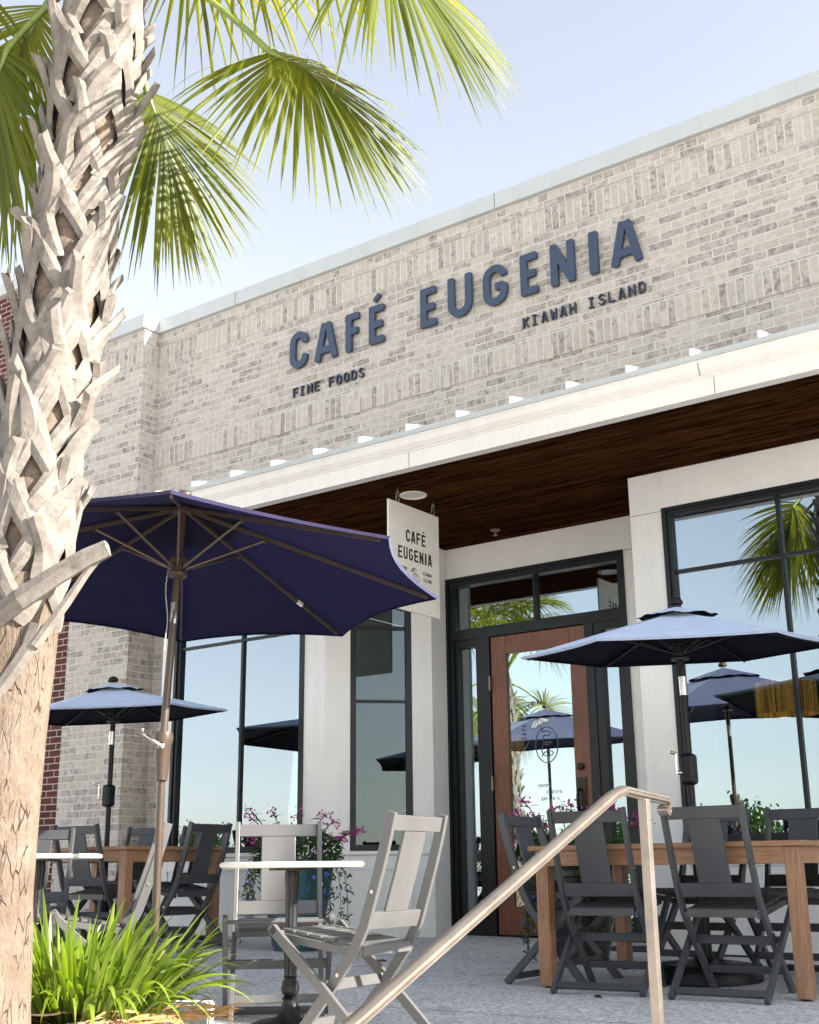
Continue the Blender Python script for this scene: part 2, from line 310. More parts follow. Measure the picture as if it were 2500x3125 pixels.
def patio_mat():
    m, nt, b = _new('exposed_aggregate_concrete')
    v = _coord(nt)
    vo = _n(nt, 'ShaderNodeTexVoronoi'); nt.links.new(v, vo.inputs['Vector']); vo.inputs['Scale'].default_value = 62
    g = _noise(nt, v, 38, 6, 0.75); big = _noise(nt, v, 1.1, 5, 0.6)
    sep = _n(nt, 'ShaderNodeSeparateColor'); nt.links.new(vo.outputs['Color'], sep.inputs[0])
    c = _ramp(nt, sep.outputs[0], [(0.0, (0.14, 0.145, 0.15)), (0.16, (0.43, 0.435, 0.445)), (0.5, (0.79, 0.80, 0.815)), (1.0, (0.91, 0.92, 0.935))])
    c = _mix(nt, _ramp(nt, vo.outputs['Distance'], [(0.35, (0, 0, 0)), (0.8, (0.7, 0.7, 0.7))]), c, (0.34, 0.345, 0.35))
    c = _mix(nt, 0.40, c, _ramp(nt, g, [(0.36, (0.16, 0.165, 0.17)), (0.58, (0.86, 0.87, 0.88))]))
    c = _mix(nt, _ramp(nt, big, [(0.35, (0, 0, 0)), (0.75, (0.3, 0.3, 0.3))]), c, (0.33, 0.31, 0.285))
    spots = _ramp(nt, _noise(nt, v, 3.1, 5, 0.7), [(0.60, (0, 0, 0)), (0.68, (0.45, 0.45, 0.45))]); c = _mix(nt, spots, c, (0.24, 0.23, 0.215))
    sx = _n(nt, 'ShaderNodeSeparateXYZ'); nt.links.new(v, sx.inputs[0])
    for ax, at_ in ((1, 6.95), (1, 5.05), (0, -5.05), (0, -1.6)):
        d1 = _n(nt, 'ShaderNodeMath', operation='SUBTRACT'); nt.links.new(sx.outputs[ax], d1.inputs[0]); d1.inputs[1].default_value = at_
        d2 = _n(nt, 'ShaderNodeMath', operation='ABSOLUTE'); nt.links.new(d1.outputs[0], d2.inputs[0])
        c = _mix(nt, _ramp(nt, d2.outputs[0], [(0.004, (0.85, 0.85, 0.85)), (0.007, (0, 0, 0))]), c, (0.13, 0.125, 0.12))
    nt.links.new(c, b.inputs['Base Color']); b.inputs['Roughness'].default_value = 0.7
    _bump(nt, b, vo.outputs['Distance'], 0.4, 0.005)
    return m
M['patio'] = patio_mat()
M['walk'] = plain('concrete_walk', (0.58, 0.55, 0.50), 0.9, 0, 0.15, 4, 0.3, 60, obj=False)

def pot_mat(name, c, streak):
    m, nt, b = _new(name)
    v = _coord(nt, True)
    f = _noise(nt, v, 14, 6, 0.7, (1, 1, 0.25))
    nt.links.new(_ramp(nt, f, [(0.3, tuple(x * 0.4 for x in c)), (0.55, c), (0.75, streak)]), b.inputs['Base Color'])
    b.inputs['Roughness'].default_value = 0.25; b.inputs['Coat Weight'].default_value = 0.3
    return m
M['teal_pot'] = pot_mat('teal_glaze', (0.03, 0.10, 0.13), (0.06, 0.20, 0.25))
M['dark_pot'] = pot_mat('dark_glaze', (0.03, 0.022, 0.02), (0.16, 0.13, 0.11))

def emit_mat(name, c, strength, base=(0.5, 0.3, 0.1)):
    m, nt, b = _new(name)
    b.inputs['Base Color'].default_value = (*base, 1); b.inputs['Emission Color'].default_value = (*c, 1); b.inputs['Emission Strength'].default_value = strength
    return m
def shade_mat():
    m, nt, b = _new('lit_amber_fringe')
    v = _coord(nt, True); f = _noise(nt, v, 60, 2, 0.5, (1, 1, 0.02))
    c = _ramp(nt, f, [(0.35, (0.10, 0.035, 0.004)), (0.65, (0.55, 0.26, 0.05))])
    nt.links.new(c, b.inputs['Base Color']); nt.links.new(c, b.inputs['Emission Color']); b.inputs['Emission Strength'].default_value = 0.35
    return m
M['lamp_shade'] = shade_mat()
M['bulb'] = emit_mat('lit_bulb', (1.0, 0.75, 0.4), 6.0)
M['led'] = emit_mat('lit_downlight', (1.0, 0.9, 0.75), 2.0)
M['door_ink'] = plain('slate_vinyl', (0.07, 0.075, 0.11), 0.5, 0, 0.05, 5)
M['door_white'] = plain('white_vinyl', (0.85, 0.86, 0.84), 0.5, 0, 0.03, 5)
M['door_pale'] = plain('frosted_vinyl', (0.33, 0.36, 0.38), 0.5, 0, 0.05, 5)

# ------------------------------------------------------------------ mesh helpers
class MB:
    """collects shapes and links them as one mesh object"""
    def __init__(s): s.v = []; s.f = []; s.along = {}; s.tone = {}
    def add(s, vs, fs, along=None, tone=None):
        k = len(s.v); s.v += [tuple(p) for p in vs]; s.f += [tuple(i + k for i in f) for f in fs]
        if along is not None:
            for i, a in enumerate(along): s.along[k + i] = a; s.tone[k + i] = tone
    def box(s, a, b, c=None):
        (x0, y0, z0), (x1, y1, z1) = a, b
        s.add([(x0, y0, z0), (x1, y0, z0), (x1, y1, z0), (x0, y1, z0), (x0, y0, z1), (x1, y0, z1), (x1, y1, z1), (x0, y1, z1)],
              [(0, 3, 2, 1), (4, 5, 6, 7), (0, 1, 5, 4), (1, 2, 6, 5), (2, 3, 7, 6), (3, 0, 4, 7)])
    def bar(s, p, q, w, h, up=(0, 0, 1), w2=None, h2=None):
        """rectangular bar from p to q, w across, h along the up hint"""
        p, q = Vector(p), Vector(q); d = (q - p).normalized(); u = Vector(up); u = (u - d * u.dot(d)).normalized(); r = d.cross(u)
        w2 = w if w2 is None else w2; h2 = h if h2 is None else h2
        vs = []
        for c, ww, hh in ((p, w, h), (q, w2, h2)):
            for a, b in ((-1, -1), (1, -1), (1, 1), (-1, 1)): vs.append(c + r * a * ww / 2 + u * b * hh / 2)
        s.add(vs, [(0, 1, 2, 3), (7, 6, 5, 4), (0, 4, 5, 1), (1, 5, 6, 2), (2, 6, 7, 3), (3, 7, 4, 0)])
    def sweep(s, pts, w, h, side):
        """rectangular section swept along pts; side = width direction"""
        pts = [Vector(p) for p in pts]; side = Vector(side).normalized(); vs = []
        for i, p in enumerate(pts):
            d = (pts[min(i + 1, len(pts) - 1)] - pts[max(i - 1, 0)]).normalized(); n = side.cross(d).normalized()
            for a, b in ((-1, -1), (1, -1), (1, 1), (-1, 1)): vs.append(p + side * a * w / 2 + n * b * h / 2)
        fs = [(3, 2, 1, 0)]
        for i in range(len(pts) - 1):
            k = i * 4
            for j in range(4): fs.append((k + j, k + (j + 1) % 4, k + 4 + (j + 1) % 4, k + 4 + j))
        k = (len(pts) - 1) * 4; fs.append((k, k + 1, k + 2, k + 3)); s.add(vs, fs)
    def tube(s, pts, r, n=10, caps=True):
        pts = [Vector(p) for p in pts]; rs = r if isinstance(r, (list, tuple)) else [r] * len(pts); vs = []
        d0 = (pts[1] - pts[0]).normalized(); a = Vector((0, 0, 1)) if abs(d0.z) < 0.9 else Vector((1, 0, 0)); u = (a - d0 * a.dot(d0)).normalized()
        for i, p in enumerate(pts):
            d = (pts[min(i + 1, len(pts) - 1)] - pts[max(i - 1, 0)])
            d = d.normalized() if d.length > 1e-9 else d0
            u = (u - d * u.dot(d)).normalized(); w = d.cross(u)
            for k in range(n):
                t = 2 * math.pi * k / n; vs.append(p + (u * math.cos(t) + w * math.sin(t)) * rs[i])
        fs = []
        for i in range(len(pts) - 1):
            for k in range(n): fs.append((i * n + k, i * n + (k + 1) % n, (i + 1) * n + (k + 1) % n, (i + 1) * n + k))
        if caps: fs.append(tuple(range(n - 1, -1, -1))); fs.append(tuple((len(pts) - 1) * n + k for k in range(n)))
        s.add(vs, fs)
    def lathe(s, prof, c=(0, 0, 0), n=28, flute=0.0, nf=0):
        c = Vector(c); vs = []; fs = []
        for r, z in prof:
            for k in range(n):
                t = 2 * math.pi * k / n; rr = r * (1 + (flute * math.cos(nf * t) if nf else 0)); vs.append(c + Vector((rr * math.cos(t), rr * math.sin(t), z)))
        for i in range(len(prof) - 1):
            for k in range(n): fs.append((i * n + k, i * n + (k + 1) % n, (i + 1) * n + (k + 1) % n, (i + 1) * n + k))
        if prof[0][0] > 1e-4: fs.append(tuple(range(n - 1, -1, -1)))
        if prof[-1][0] > 1e-4: fs.append(tuple((len(prof) - 1) * n + k for k in range(n)))
        s.add(vs, fs)
    def build(s, name, m, parent=None, smooth=False, bevel=0.0, seg=2, recalc=True, angle=None):
        me = bpy.data.meshes.new(name); me.from_pydata(s.v, [], s.f)
        if recalc and not s.along:
            bm = bmesh.new(); bm.from_mesh(me); bmesh.ops.recalc_face_normals(bm, faces=bm.faces); bm.to_mesh(me); bm.free()
        if s.along:
            a = me.attributes.new('along', 'FLOAT', 'POINT'); t = me.attributes.new('tone', 'FLOAT', 'POINT')
            a.data.foreach_set('value', [s.along.get(i, 0.0) for i in range(len(s.v))]); t.data.foreach_set('value', [s.tone.get(i, 0.5) for i in range(len(s.v))])
        me.materials.append(m if not isinstance(m, str) else M[m])
        if smooth:
            me.polygons.foreach_set('use_smooth', [True] * len(me.polygons))
            if angle is not None:
                me.update(); me.set_sharp_from_angle(angle=R(angle))
        o = bpy.data.objects.new(name, me); COL.objects.link(o)
        if parent is not None: o.parent = parent
        if bevel:
            bv = o.modifiers.new('bevel', 'BEVEL'); bv.width = bevel; bv.segments = seg; bv.limit_method = 'ANGLE'; bv.angle_limit = R(35)
        return o
def tag(o, label=None, cat=None, group=None, kind=None):
    if label: o['label'] = label
    if cat: o['category'] = cat
    if group: o['group'] = group
    if kind: o['kind'] = kind
    return o
def thing(name, label, cat, loc=(0, 0, 0), rot=0.0, group=None):
    o = bpy.data.objects.new(name, None); COL.objects.link(o); o.empty_display_size = 0.2
    o.location = loc; o.rotation_euler = (0, 0, rot)
    return tag(o, label, cat, group)
def copy_tree(o, parent=None):
    c = o.copy(); COL.objects.link(c)
    if parent is not None:
        inv = o.matrix_parent_inverse.copy(); c.parent = parent; c.matrix_parent_inverse = inv
    for ch in [x for x in bpy.data.objects if x.parent == o]: copy_tree(ch, c)
    return c
def gz(x, y):
    b = -0.015 * (8.7 - y) if y > 6.8 else -0.0285 - 0.038 * (6.8 - y)
    return b + 0.012 * max(0.0, -x - 4.0)

# lettering: strokes -> distance field -> outline -> solid letters
def _arc(cx, cy, rx, ry, a0, a1, n=16):
    return [(cx + rx * math.cos(R(a0 + (a1 - a0) * i / n)), cy + ry * math.sin(R(a0 + (a1 - a0) * i / n))) for i in range(n + 1)]
def glyph(ch, W, w):
    """stroke centre lines of a letter W wide and 1 high for stroke width w"""
    h = w / 2; l, r, b, t, m = h, W - h, h, 1 - h, W / 2
    rx = m - h
    if ch == 'C': return [_arc(m, t - rx * 1.0, rx, rx, 0, 180) + _arc(m, b + rx, rx, rx, 180, 360), [(r, t - rx), (r, t - rx - 0.05)], [(r, b + rx), (r, b + rx + 0.05)]]
    if ch == 'G': return [_arc(m, t - rx, rx, rx, 10, 180) + _arc(m, b + rx, rx, rx, 180, 360) + [(r, 0.5 - h * 0.5)], [(r, 0.5 - h * 0.5), (m - 0.0, 0.5 - h * 0.5)]]
    if ch == 'O': return [_arc(m, t - rx, rx, rx, 0, 180) + _arc(m, b + rx, rx, rx, 180, 360) + [(r, t - rx)]]
    if ch == 'U': return [[(l, 1), (l, b + rx)] + _arc(m, b + rx, rx, rx, 180, 360) + [(r, 1)]]
    if ch == 'A': return [[(h * 0.8, 0), (m - h * 0.55, 1)], [(W - h * 0.8, 0), (m + h * 0.55, 1)], [(W * 0.24, 0.27), (W * 0.76, 0.27)]]
    if ch in 'EÉ': return [[(l, 0), (l, 1)], [(0.02, t), (W, t)], [(0.02, b), (W, b)], [(0.02, 0.5), (W * 0.9, 0.5)]] 
    if ch == 'F': return [[(l, 0), (l, 1)], [(0.02, t), (W, t)], [(0.02, 0.53), (W * 0.9, 0.53)]]
    if ch == 'N': return [[(l, 0), (l, 1)], [(r, 0), (r, 1)], [(l, 0.94), (r, 0.06)]]
    if ch == 'I': return [[(m, 0), (m, 1)]]
    if ch == 'J': return [[(m, 0), (m, 1)], [(0, t), (W, t)], [(0, b), (W, b)]]      # the slab capital I of the small lines
    if ch == 'K': return [[(l, 0), (l, 1)], [(l, 0.36), (r, 0.985)], [(l + W * 0.25, 0.55), (r, 0.015)]]
    if ch == 'W': return [[(l * 0.7, 1), (W * 0.24, 0.0)], [(W * 0.24, 0), (m, 0.72)], [(m, 0.72), (W * 0.76, 0)], [(W * 0.76, 0), (W - l * 0.7, 1)]]
    if ch == 'H': return [[(l, 0), (l, 1)], [(r, 0), (r, 1)], [(l, 0.5), (r, 0.5)]]
    if ch == 'S': return [_arc(m, t - 0.225 + h * 0.2, rx, 0.225, 20, 270, 18) + _arc(m, b + 0.225, rx, 0.225 + h * 0.2, 90, -160, 18)]
    if ch == 'L': return [[(l, 0), (l, 1)], [(0.0, b), (W, b)]]
    if ch == 'D': return [[(l, 0), (l, 1)], [(0, t), (m, t)] + _arc(m, t - rx, rx, rx, 90, 0) + _arc(m, b + rx, rx, rx, 0, -90) + [(0, b)]]
    if ch == 'R': return [[(l, 0), (l, 1)], [(0, t), (m, t)] + _arc(m, t - 0.23, rx, 0.23, 90, -90, 12) + [(0, t - 0.46)], [(m, t - 0.46), (r, 0)]]
    if ch == 'Y': return [[(m, 0), (m, 0.48)], [(m, 0.48), (l, 1)], [(m, 0.48), (r, 1)]]
    if ch == '8': return [_arc(m, 0.735, rx, 0.265 - h, 0, 360, 18), _arc(m, 0.27, rx, 0.27 - h, 0, 360, 18)]
    if ch == '5': return [[(r, t), (l, t), (l, 0.52)], _arc(m, b + 0.28, rx, 0.28, 130, -150, 16)]
    if ch == ':': return [[(m, 0.2), (m, 0.22)], [(m, 0.7), (m, 0.72)]]
    if ch == '-': return [[(l, 0.48), (r, 0.48)]]
    return []
def outline(strokes, w, rnd, res, pad=0.2, x1=1.0, y0=0.0, y1=1.0, ends=0.0):
    """contours of the union of rounded bars along the strokes"""
    nx = int((x1 + 2 * pad) * res); ny = int((y1 - y0 + 2 * pad) * res)
    X, Y = np.meshgrid(np.linspace(-pad, x1 + pad, nx), np.linspace(y0 - pad, y1 + pad, ny)); D = np.full(X.shape, 9.0)
    for st in strokes:
        for (ax, ay), (bx, by) in zip(st[:-1], st[1:]):
            L = math.hypot(bx - ax, by - ay)
            if L < 1e-9: continue
            ux, uy = (bx - ax) / L, (by - ay) / L; cx, cy = (ax + bx) / 2, (ay + by) / 2
            p = np.abs((X - cx) * ux + (Y - cy) * uy); q = np.abs(-(X - cx) * uy + (Y - cy) * ux)
            ex = w * 0.18 if len(st) > 4 else ends
            dx = p - (L / 2 + ex - rnd); dy = q - (w / 2 - rnd)
            D = np.minimum(D, np.hypot(np.maximum(dx, 0), np.maximum(dy, 0)) + np.minimum(np.maximum(dx, dy), 0) - rnd)
    xs = X[0]; ys = Y[:, 0]; seg = {}
    def pt(i, j, k, l):
        a, b = D[j, i], D[l, k]; t = a / (a - b); return (xs[i] + (xs[k] - xs[i]) * t, ys[j] + (ys[l] - ys[j]) * t)
    S = D < 0
    for j in range(ny - 1):
        row = S[j, :-1] | S[j, 1:] | S[j + 1, :-1] | S[j + 1, 1:]
        allin = S[j, :-1] & S[j, 1:] & S[j + 1, :-1] & S[j + 1, 1:]
        for i in np.nonzero(row & ~allin)[0]:
            i = int(i); c = (int(S[j, i]), int(S[j, i + 1]), int(S[j + 1, i + 1]), int(S[j + 1, i]))
            E = {0: ((i, j, i + 1, j), ('h', i, j)), 1: ((i + 1, j, i + 1, j + 1), ('v', i + 1, j)), 2: ((i + 1, j + 1, i, j + 1), ('h', i, j + 1)), 3: ((i, j + 1, i, j), ('v', i, j))}
            enter = [k for k in range(4) if c[k] == 1 and c[(k + 1) % 4] == 0]; leave = [k for k in range(4) if c[k] == 0 and c[(k + 1) % 4] == 1]
            if len(enter) == 1: pairs = [(enter[0], leave[0])]
            else: pairs = [(e, (e + 1) % 4) if c[(e + 2) % 4] == 1 and (e + 1) % 4 in leave else (e, (e + 3) % 4) for e in enter]
            for e, l in pairs: seg[E[e][1]] = (E[l][1], pt(*E[e][0]))
    loops = []
    while seg:
        k = next(iter(seg)); lp = []
        while k in seg:
            nk, p = seg.pop(k); lp.append(p); k = nk
        if len(lp) > 5: loops.append(lp)
    out = []
    for lp in loops:                                   # thin the outline
        P = np.array(lp); keep = []
        def dp(a, b):
            if b <= a + 1: return
            q = P[a:b + 1]; d = q[-1] - q[0]; L = np.hypot(*d)
            dist = np.abs((q[:, 0] - q[0, 0]) * d[1] - (q[:, 1] - q[0, 1]) * d[0]) / L if L > 1e-9 else np.hypot(*(q - q[0]).T)
            k = int(np.argmax(dist))
            if dist[k] > 0.0035: dp(a, a + k); keep.append(a + k); dp(a + k, b)
        h = len(P) // 2; keep.append(0); dp(0, h); keep.append(h); dp(h, len(P) - 1)
        keep = sorted(set(keep)); out.append([lp[i] for i in keep])
    return out
def solid(mb, loops, place, d0, d1):
    """loops in the letter's plane -> solid between depths d0 (back) and d1 (front)"""
    def area(lp): return sum(a[0] * b[1] - b[0] * a[1] for a, b in zip(lp, lp[1:] + lp[:1])) / 2
    def inside(p, lp):
        c = False
        for a, b in zip(lp, lp[1:] + lp[:1]):
            if (a[1] > p[1]) != (b[1] > p[1]) and p[0] < (b[0] - a[0]) * (p[1] - a[1]) / (b[1] - a[1]) + a[0]: c = not c
        return c
    outer = [i for i, lp in enumerate(loops) if sum(inside(lp[0], q) for j, q in enumerate(loops) if j != i) % 2 == 0]
    offs = [sum(len(q) for q in loops[:i]) for i in range(len(loops))]; tris = []
    for i in outer:
        grp = [i] + [j for j in range(len(loops)) if j not in outer and inside(loops[j][0], loops[i])]
        idx = [offs[j] + q for j in grp for q in range(len(loops[j]))]
        tris += [tuple(idx[q] for q in tr) for tr in tessellate_polygon([[Vector((x, y, 0)) for x, y in loops[j]] for j in grp])]
    flat = [p for lp in loops for p in lp]; n = len(flat)
    vs = [place(x, y, d1) for x, y in flat] + [place(x, y, d0) for x, y in flat]
    fs = [tuple(t) for t in tris]; k = 0
    for lp in loops:
        L = len(lp)
        for i in range(L): fs.append((k + i, k + (i + 1) % L, n + k + (i + 1) % L, n + k + i))
        k += L
    mb.add(vs, fs)
_GC = {}
def letter(mb, ch, place, W, w, d0, d1, rnd=None, res=70, ends=0.0):
    if ch == 'É':
        m = W / 2; solid(mb, outline([[(m - 0.07, 1.125), (m + 0.10, 1.285)]], w * 0.62, w * 0.12, res, x1=W, y1=1.35), place, d0, d1); ch = 'E'
    key = (ch, W, w, rnd, res)
    if key not in _GC: _GC[key] = outline(glyph(ch, W, w), w, w * 0.22 if rnd is None else rnd, res, x1=W, y1=1.35 if ch == 'É' else 1.0, ends=ends)
    solid(mb, _GC[key], place, d0, d1)

# ------------------------------------------------------------------ ground
mb = MB(); xs = np.linspace(-14, 7, 64); ys = [3.5, 3.8, 4.2, 4.6, 5.0, 5.4, 5.8, 6.2, 6.6, 6.8, 7.0, 7.4, 7.8, 8.2, 8.6, 9.2]
for y in ys:
    for x in xs: mb.v.append((float(x), y, gz(float(x), y)))
n = len(xs)
for j in range(len(ys) - 1):
    for i in range(n - 1): mb.f.append((j * n + i, j * n + i + 1, (j + 1) * n + i + 1, (j + 1) * n + i))
k = len(mb.v)
for x in xs: mb.v.append((float(x), 3.5, -1.0))
for i in range(n - 1): mb.f.append((i + 1, i, k + i, k + i + 1))
tag(mb.build('patio', 'patio', smooth=True, angle=40), kind='structure')
mb = MB(); mb.add([(-400, -400, -1.0), (400, -400, -1.0), (400, 60, -1.0), (-400, 60, -1.0)], [(0, 1, 2, 3)])
tag(mb.build('ground', 'walk'), kind='structure')
mb = MB()
for i in range(5): mb.box((-3.1, 3.5 - 0.30 * (i + 1), -1.0), (0.6, 3.5 - 0.30 * i - 0.002, -0.155 - 0.165 * (i + 1) + 0.02))
tag(mb.build('steps', 'walk', bevel=0.01), kind='structure')

# planting bed: curb and mulch
BED = [(-4.10, 4.14), (-6.9, 2.56), (-6.9, 0.9), (-3.1, 0.9)]
def in_dir(p, q, d):
    v = Vector((q[0] - p[0], q[1] - p[1], 0)).normalized(); return Vector((-v.y, v.x, 0)) * d
mb = MB()
for i in range(4):
    p, q = BED[i], BED[(i + 1) % 4]; nrm = in_dir(p, q, 1)
    c = Vector((*p, 0)) + nrm * 0.075; e = Vector((*q, 0)) + nrm * 0.075; dv = (e - c).normalized()
    c = c + dv * (0.0 if i in (0, 1) else 0.152); e = e + dv * (0 if i in (1, 2) else -0.002)
    mb.bar((c.x, c.y, -0.5), (e.x, e.y, -0.5), 0.15, 0.998 if i % 2 else 1.0)
curb = mb.build('planter_curb', 'curb', bevel=0.012)
tag(curb, 'pale rough concrete curb edging the palm bed, its corner showing beside the grass', 'curb')
mb = MB(); N = 44
P0, P1, P2, P3 = [Vector((*p, 0)) for p in BED]
for j in range(N + 1):
    for i in range(N + 1):
        u, v = 0.03 + 0.94 * i / N, 0.03 + 0.94 * j / N
        p = (P0 * (1 - u) + P1 * u) * (1 - v) + (P3 * (1 - u) + P2 * u) * v
        d = math.hypot(p.x + 3.9, p.y - 2.8)
        z = -0.04 + 0.10 * math.exp(-(d / 0.7) ** 2) + 0.02 * noise.noise(p * 7) + 0.012 * noise.noise(p * 30)
        mb.v.append((p.x, p.y, z))
for j in range(N):
    for i in range(N): a = j * (N + 1) + i; mb.f.append((a, a + N + 1, a + N + 2, a + 1))
tag(mb.build('mulch_bed', 'mulch', smooth=True), kind='structure')

# ------------------------------------------------------------------ the cafe building
bld = thing('cafe_building', 'pale whitewashed brick cafe with flat parapet, white trimmed storefront and wooden door', 'building', (-5, 8, 0))
def part(mb, name, m, parent=bld, **kw):
    o = mb.build(name, m, None, **kw); o.parent = parent
    mw = Matrix.Translation(parent.location) @ Matrix.Rotation(parent.rotation_euler.z, 4, 'Z') if parent.parent is None else None
    if mw is not None: o.matrix_parent_inverse = mw.inverted()
    return o
XR = 6.5
mb = MB(); mb.box((-9.04, 8.0, 3.32), (XR, 8.25, 5.95)); mb.box((-9.04, 8.12, 0.0), (-8.612, 8.25, 3.32)); part(mb, 'brick_wall', 'brick')
mb = MB(); mb.box((-9.95, 7.8, 0.0), (-9.0401, 9.2, 5.95)); part(mb, 'brick_pier', 'brick')
# corbelled courses under the coping and the soldier band over the canopy, each a hair proud of the wall
mb = MB(); mb.box((-9.0249, 7.985, 5.872), (XR, 8.0, 5.951)); mb.box((-9.96, 7.785, 5.872), (-9.025, 8.0, 5.951)); part(mb, 'header_course', 'header')
mb = MB(); mb.box((-9.0299, 7.980, 5.809), (XR, 8.0, 5.8719)); mb.box((-9.96, 7.780, 5.809), (-9.03, 8.0, 5.8719)); part(mb, 'stretcher_course', 'stretcher')
mb = MB(); mb.box((-9.0349, 7.992, 5.587), (XR, 8.0, 5.8089)); mb.box((-9.955, 7.792, 5.587), (-9.035, 8.0, 5.8089)); part(mb, 'soldier_course', 'soldier')
mb = MB(); mb.box((-9.0399, 7.990, 4.468), (XR, 8.0, 4.680)); part(mb, 'soldier_band', 'soldier_low')
mb = MB(); mb.box((-8.999, 7.945, 5.952), (XR, 8.30, 6.10)); mb.box((-10.0, 7.74, 5.952), (-9.0, 8.30, 6.10))
part(mb, 'coping', 'coping', bevel=0.006)
mb = MB()
for x in (-7.9, -4.85, -1.8): mb.box((x - 0.002, 7.9435, 5.954), (x + 0.002, 7.946, 6.098))
part(mb, 'coping_joint', 'frame')
mb = MB(); mb.box((-9.0, 8.252, 5.40), (XR + 8, 16, 5.5)); mb.box((-9.9, 15.8, 0), (XR + 8, 16, 5.398)); part(mb, 'roof', 'coping')
for x in (-7.32, -6.375, -5.405, -4.40, -3.40):
    mb = MB(); mb.box((x - 0.034, 7.975, 4.452), (x + 0.034, 7.9899, 4.585)); part(mb, 'cover_plate', 'plate', bevel=0.004)

# canopy
can = MB()
FY = 6.65
can.add([(-8.8, FY + 0.0, 3.53), (XR, FY, 3.53), (XR, 7.999, 3.894), (-8.8, 7.999, 3.894), (-8.8, FY + 0.0, 3.51), (XR, FY, 3.51), (XR, 7.999, 3.874), (-8.8, 7.999, 3.874)],
        [(0, 1, 2, 3), (4, 7, 6, 5), (0, 4, 5, 1), (1, 5, 6, 2), (2, 6, 7, 3), (3, 7, 4, 0)])
canopy = part(can, 'canopy', 'coping')
fa = MB()
prof = [(6.73, 3.278), (6.65, 3.278), (6.65, 3.392), (6.642, 3.396), (6.642, 3.404), (6.632, 3.412), (6.612, 3.44), (6.602, 3.478), (6.598, 3.484), (6.598, 3.498), (6.73, 3.498)]
vs = [(x, y, z) for x in (-8.8, XR) for y, z in prof]; L = len(prof)
fa.add(vs, [(i, (i + 1) % L, L + (i + 1) % L, L + i) for i in range(L)] + [tuple(range(L - 1, -1, -1)), tuple(range(L, 2 * L))])
part(fa, 'fascia', 'fascia')
gm = MB(); gm.box((-8.81, 6.588, 3.4985), (XR, 6.72, 3.507)); part(gm, 'drip_edge', 'coping')
gm = MB(); gm.box((-8.81, 6.592, 3.508), (XR, 6.649, 3.540)); part(gm, 'gutter_edge', 'coping', bevel=0.006)
for i in range(-5, 31):
    x = -7.045 + 0.4355 * i
    if x > XR or x < -8.79: continue
    sm = MB(); sm.add([(x - 0.006, 6.653, 3.531), (x + 0.006, 6.653, 3.531), (x + 0.006, 7.997, 3.892), (x - 0.006, 7.997, 3.892), (x - 0.006, 6.653, 3.612), (x + 0.006, 6.653, 3.612), (x + 0.006, 7.997, 3.972), (x - 0.006, 7.997, 3.972)],
           [(0, 3, 2, 1), (4, 5, 6, 7), (0, 1, 5, 4), (1, 2, 6, 5), (2, 3, 7, 6), (3, 0, 4, 7)])
    part(sm, 'roof_seam', 'seam')
for x in (-4.84, -2.55):
    jm = MB(); jm.box((x - 0.0015, 6.6488, 3.279), (x + 0.0015, 6.652, 3.391)); part(jm, 'fascia_joint', 'dark_brown')
jm = MB(); jm.add([(-2.63, 6.631, 3.405), (-2.626, 6.631, 3.405), (-2.622, 6.611, 3.44), (-2.626, 6.611, 3.44), (-2.624, 6.6, 3.478), (-2.628, 6.6, 3.478), (-2.623, 6.5975, 3.497), (-2.627, 6.5975, 3.497)], [(0, 1, 2, 3), (3, 2, 4, 5), (5, 4, 6, 7)]); part(jm, 'fascia_crack', 'dark_brown')
so = MB(); so.box((-8.8, 6.731, 3.284), (XR, 8.9, 3.31)); part(so, 'soffit', 'soffit')
# recessed light and sprinkler in the soffit
mb = MB(); mb.lathe([(0.105, 3.283), (0.105, 3.276), (0.092, 3.274), (0.088, 3.282), (0.07, 3.2837)], (-5.215, 7.214, 0), 28); part(mb, 'downlight', 'sign_board', smooth=True, angle=40)
mb = MB(); mb.lathe([(0.042, 3.283), (0.042, 3.277), (0.012, 3.272), (0.010, 3.238), (0.02, 3.236), (0.02, 3.232), (0.004, 3.230)], (-5.256, 8.446, 0), 20)
part(mb, 'sprinkler', 'chain', smooth=True, angle=40)

# white storefront walls around the openings
W = MB()
Y0, Y1 = 7.857, 7.98
ZT = 3.2838
W.box((-8.61, Y0, 0), (-8.432, Y1, ZT)); W.box((-6.856, Y0, 0), (-6.62, Y1, ZT)); W.box((-8.4319, Y0, 3.004), (-6.8561, Y1, ZT)); W.box((-8.4319, Y0 + 0.012, 0), (-6.8561, Y1, 0.66))
W.box((-8.4319, Y0, 0.545), (-6.8561, Y0 + 0.0119, 0.659)); W.box((-8.4319, Y0, 0), (-6.8561, Y0 + 0.0119, 0.21))
W.box((-8.611, 7.981, 0), (-8.49, 8.9, ZT))
W.box((-3.735, Y0, 0), (-3.476, Y1, ZT)); W.box((-3.4759, Y0, 3.004), (XR, Y1, ZT)); W.box((-3.4759, Y0 + 0.012, 0), (XR, Y1, 0.66)); W.box((-0.95, Y0, 0.661), (XR, Y1, 3.0039))
W.box((-3.4759, Y0, 0.545), (XR, Y0 + 0.0119, 0.659)); W.box((-3.4759, Y0, 0), (XR, Y0 + 0.0119, 0.21))
W.box((-3.735, 7.981, 0), (-3.62, 8.9, ZT))
W.box((-5.981, 8.76, 3.006), (-3.736, 8.9, ZT)); W.box((-4.248, 8.76, 0), (-3.7361, 8.9, 3.0059)); W.box((-6.2, 8.79, 0), (-5.985, 8.9, ZT))
part(W, 'storefront_wall', 'white', bevel=0.0025, seg=1)
jm = MB(); jm.box((-3.732, Y0 - 0.0005, 2.985), (-3.4765, Y0 + 0.004, 2.9885)); jm.box((-4.248, 8.7592, 3.002), (-4.17, 8.764, 3.0055))
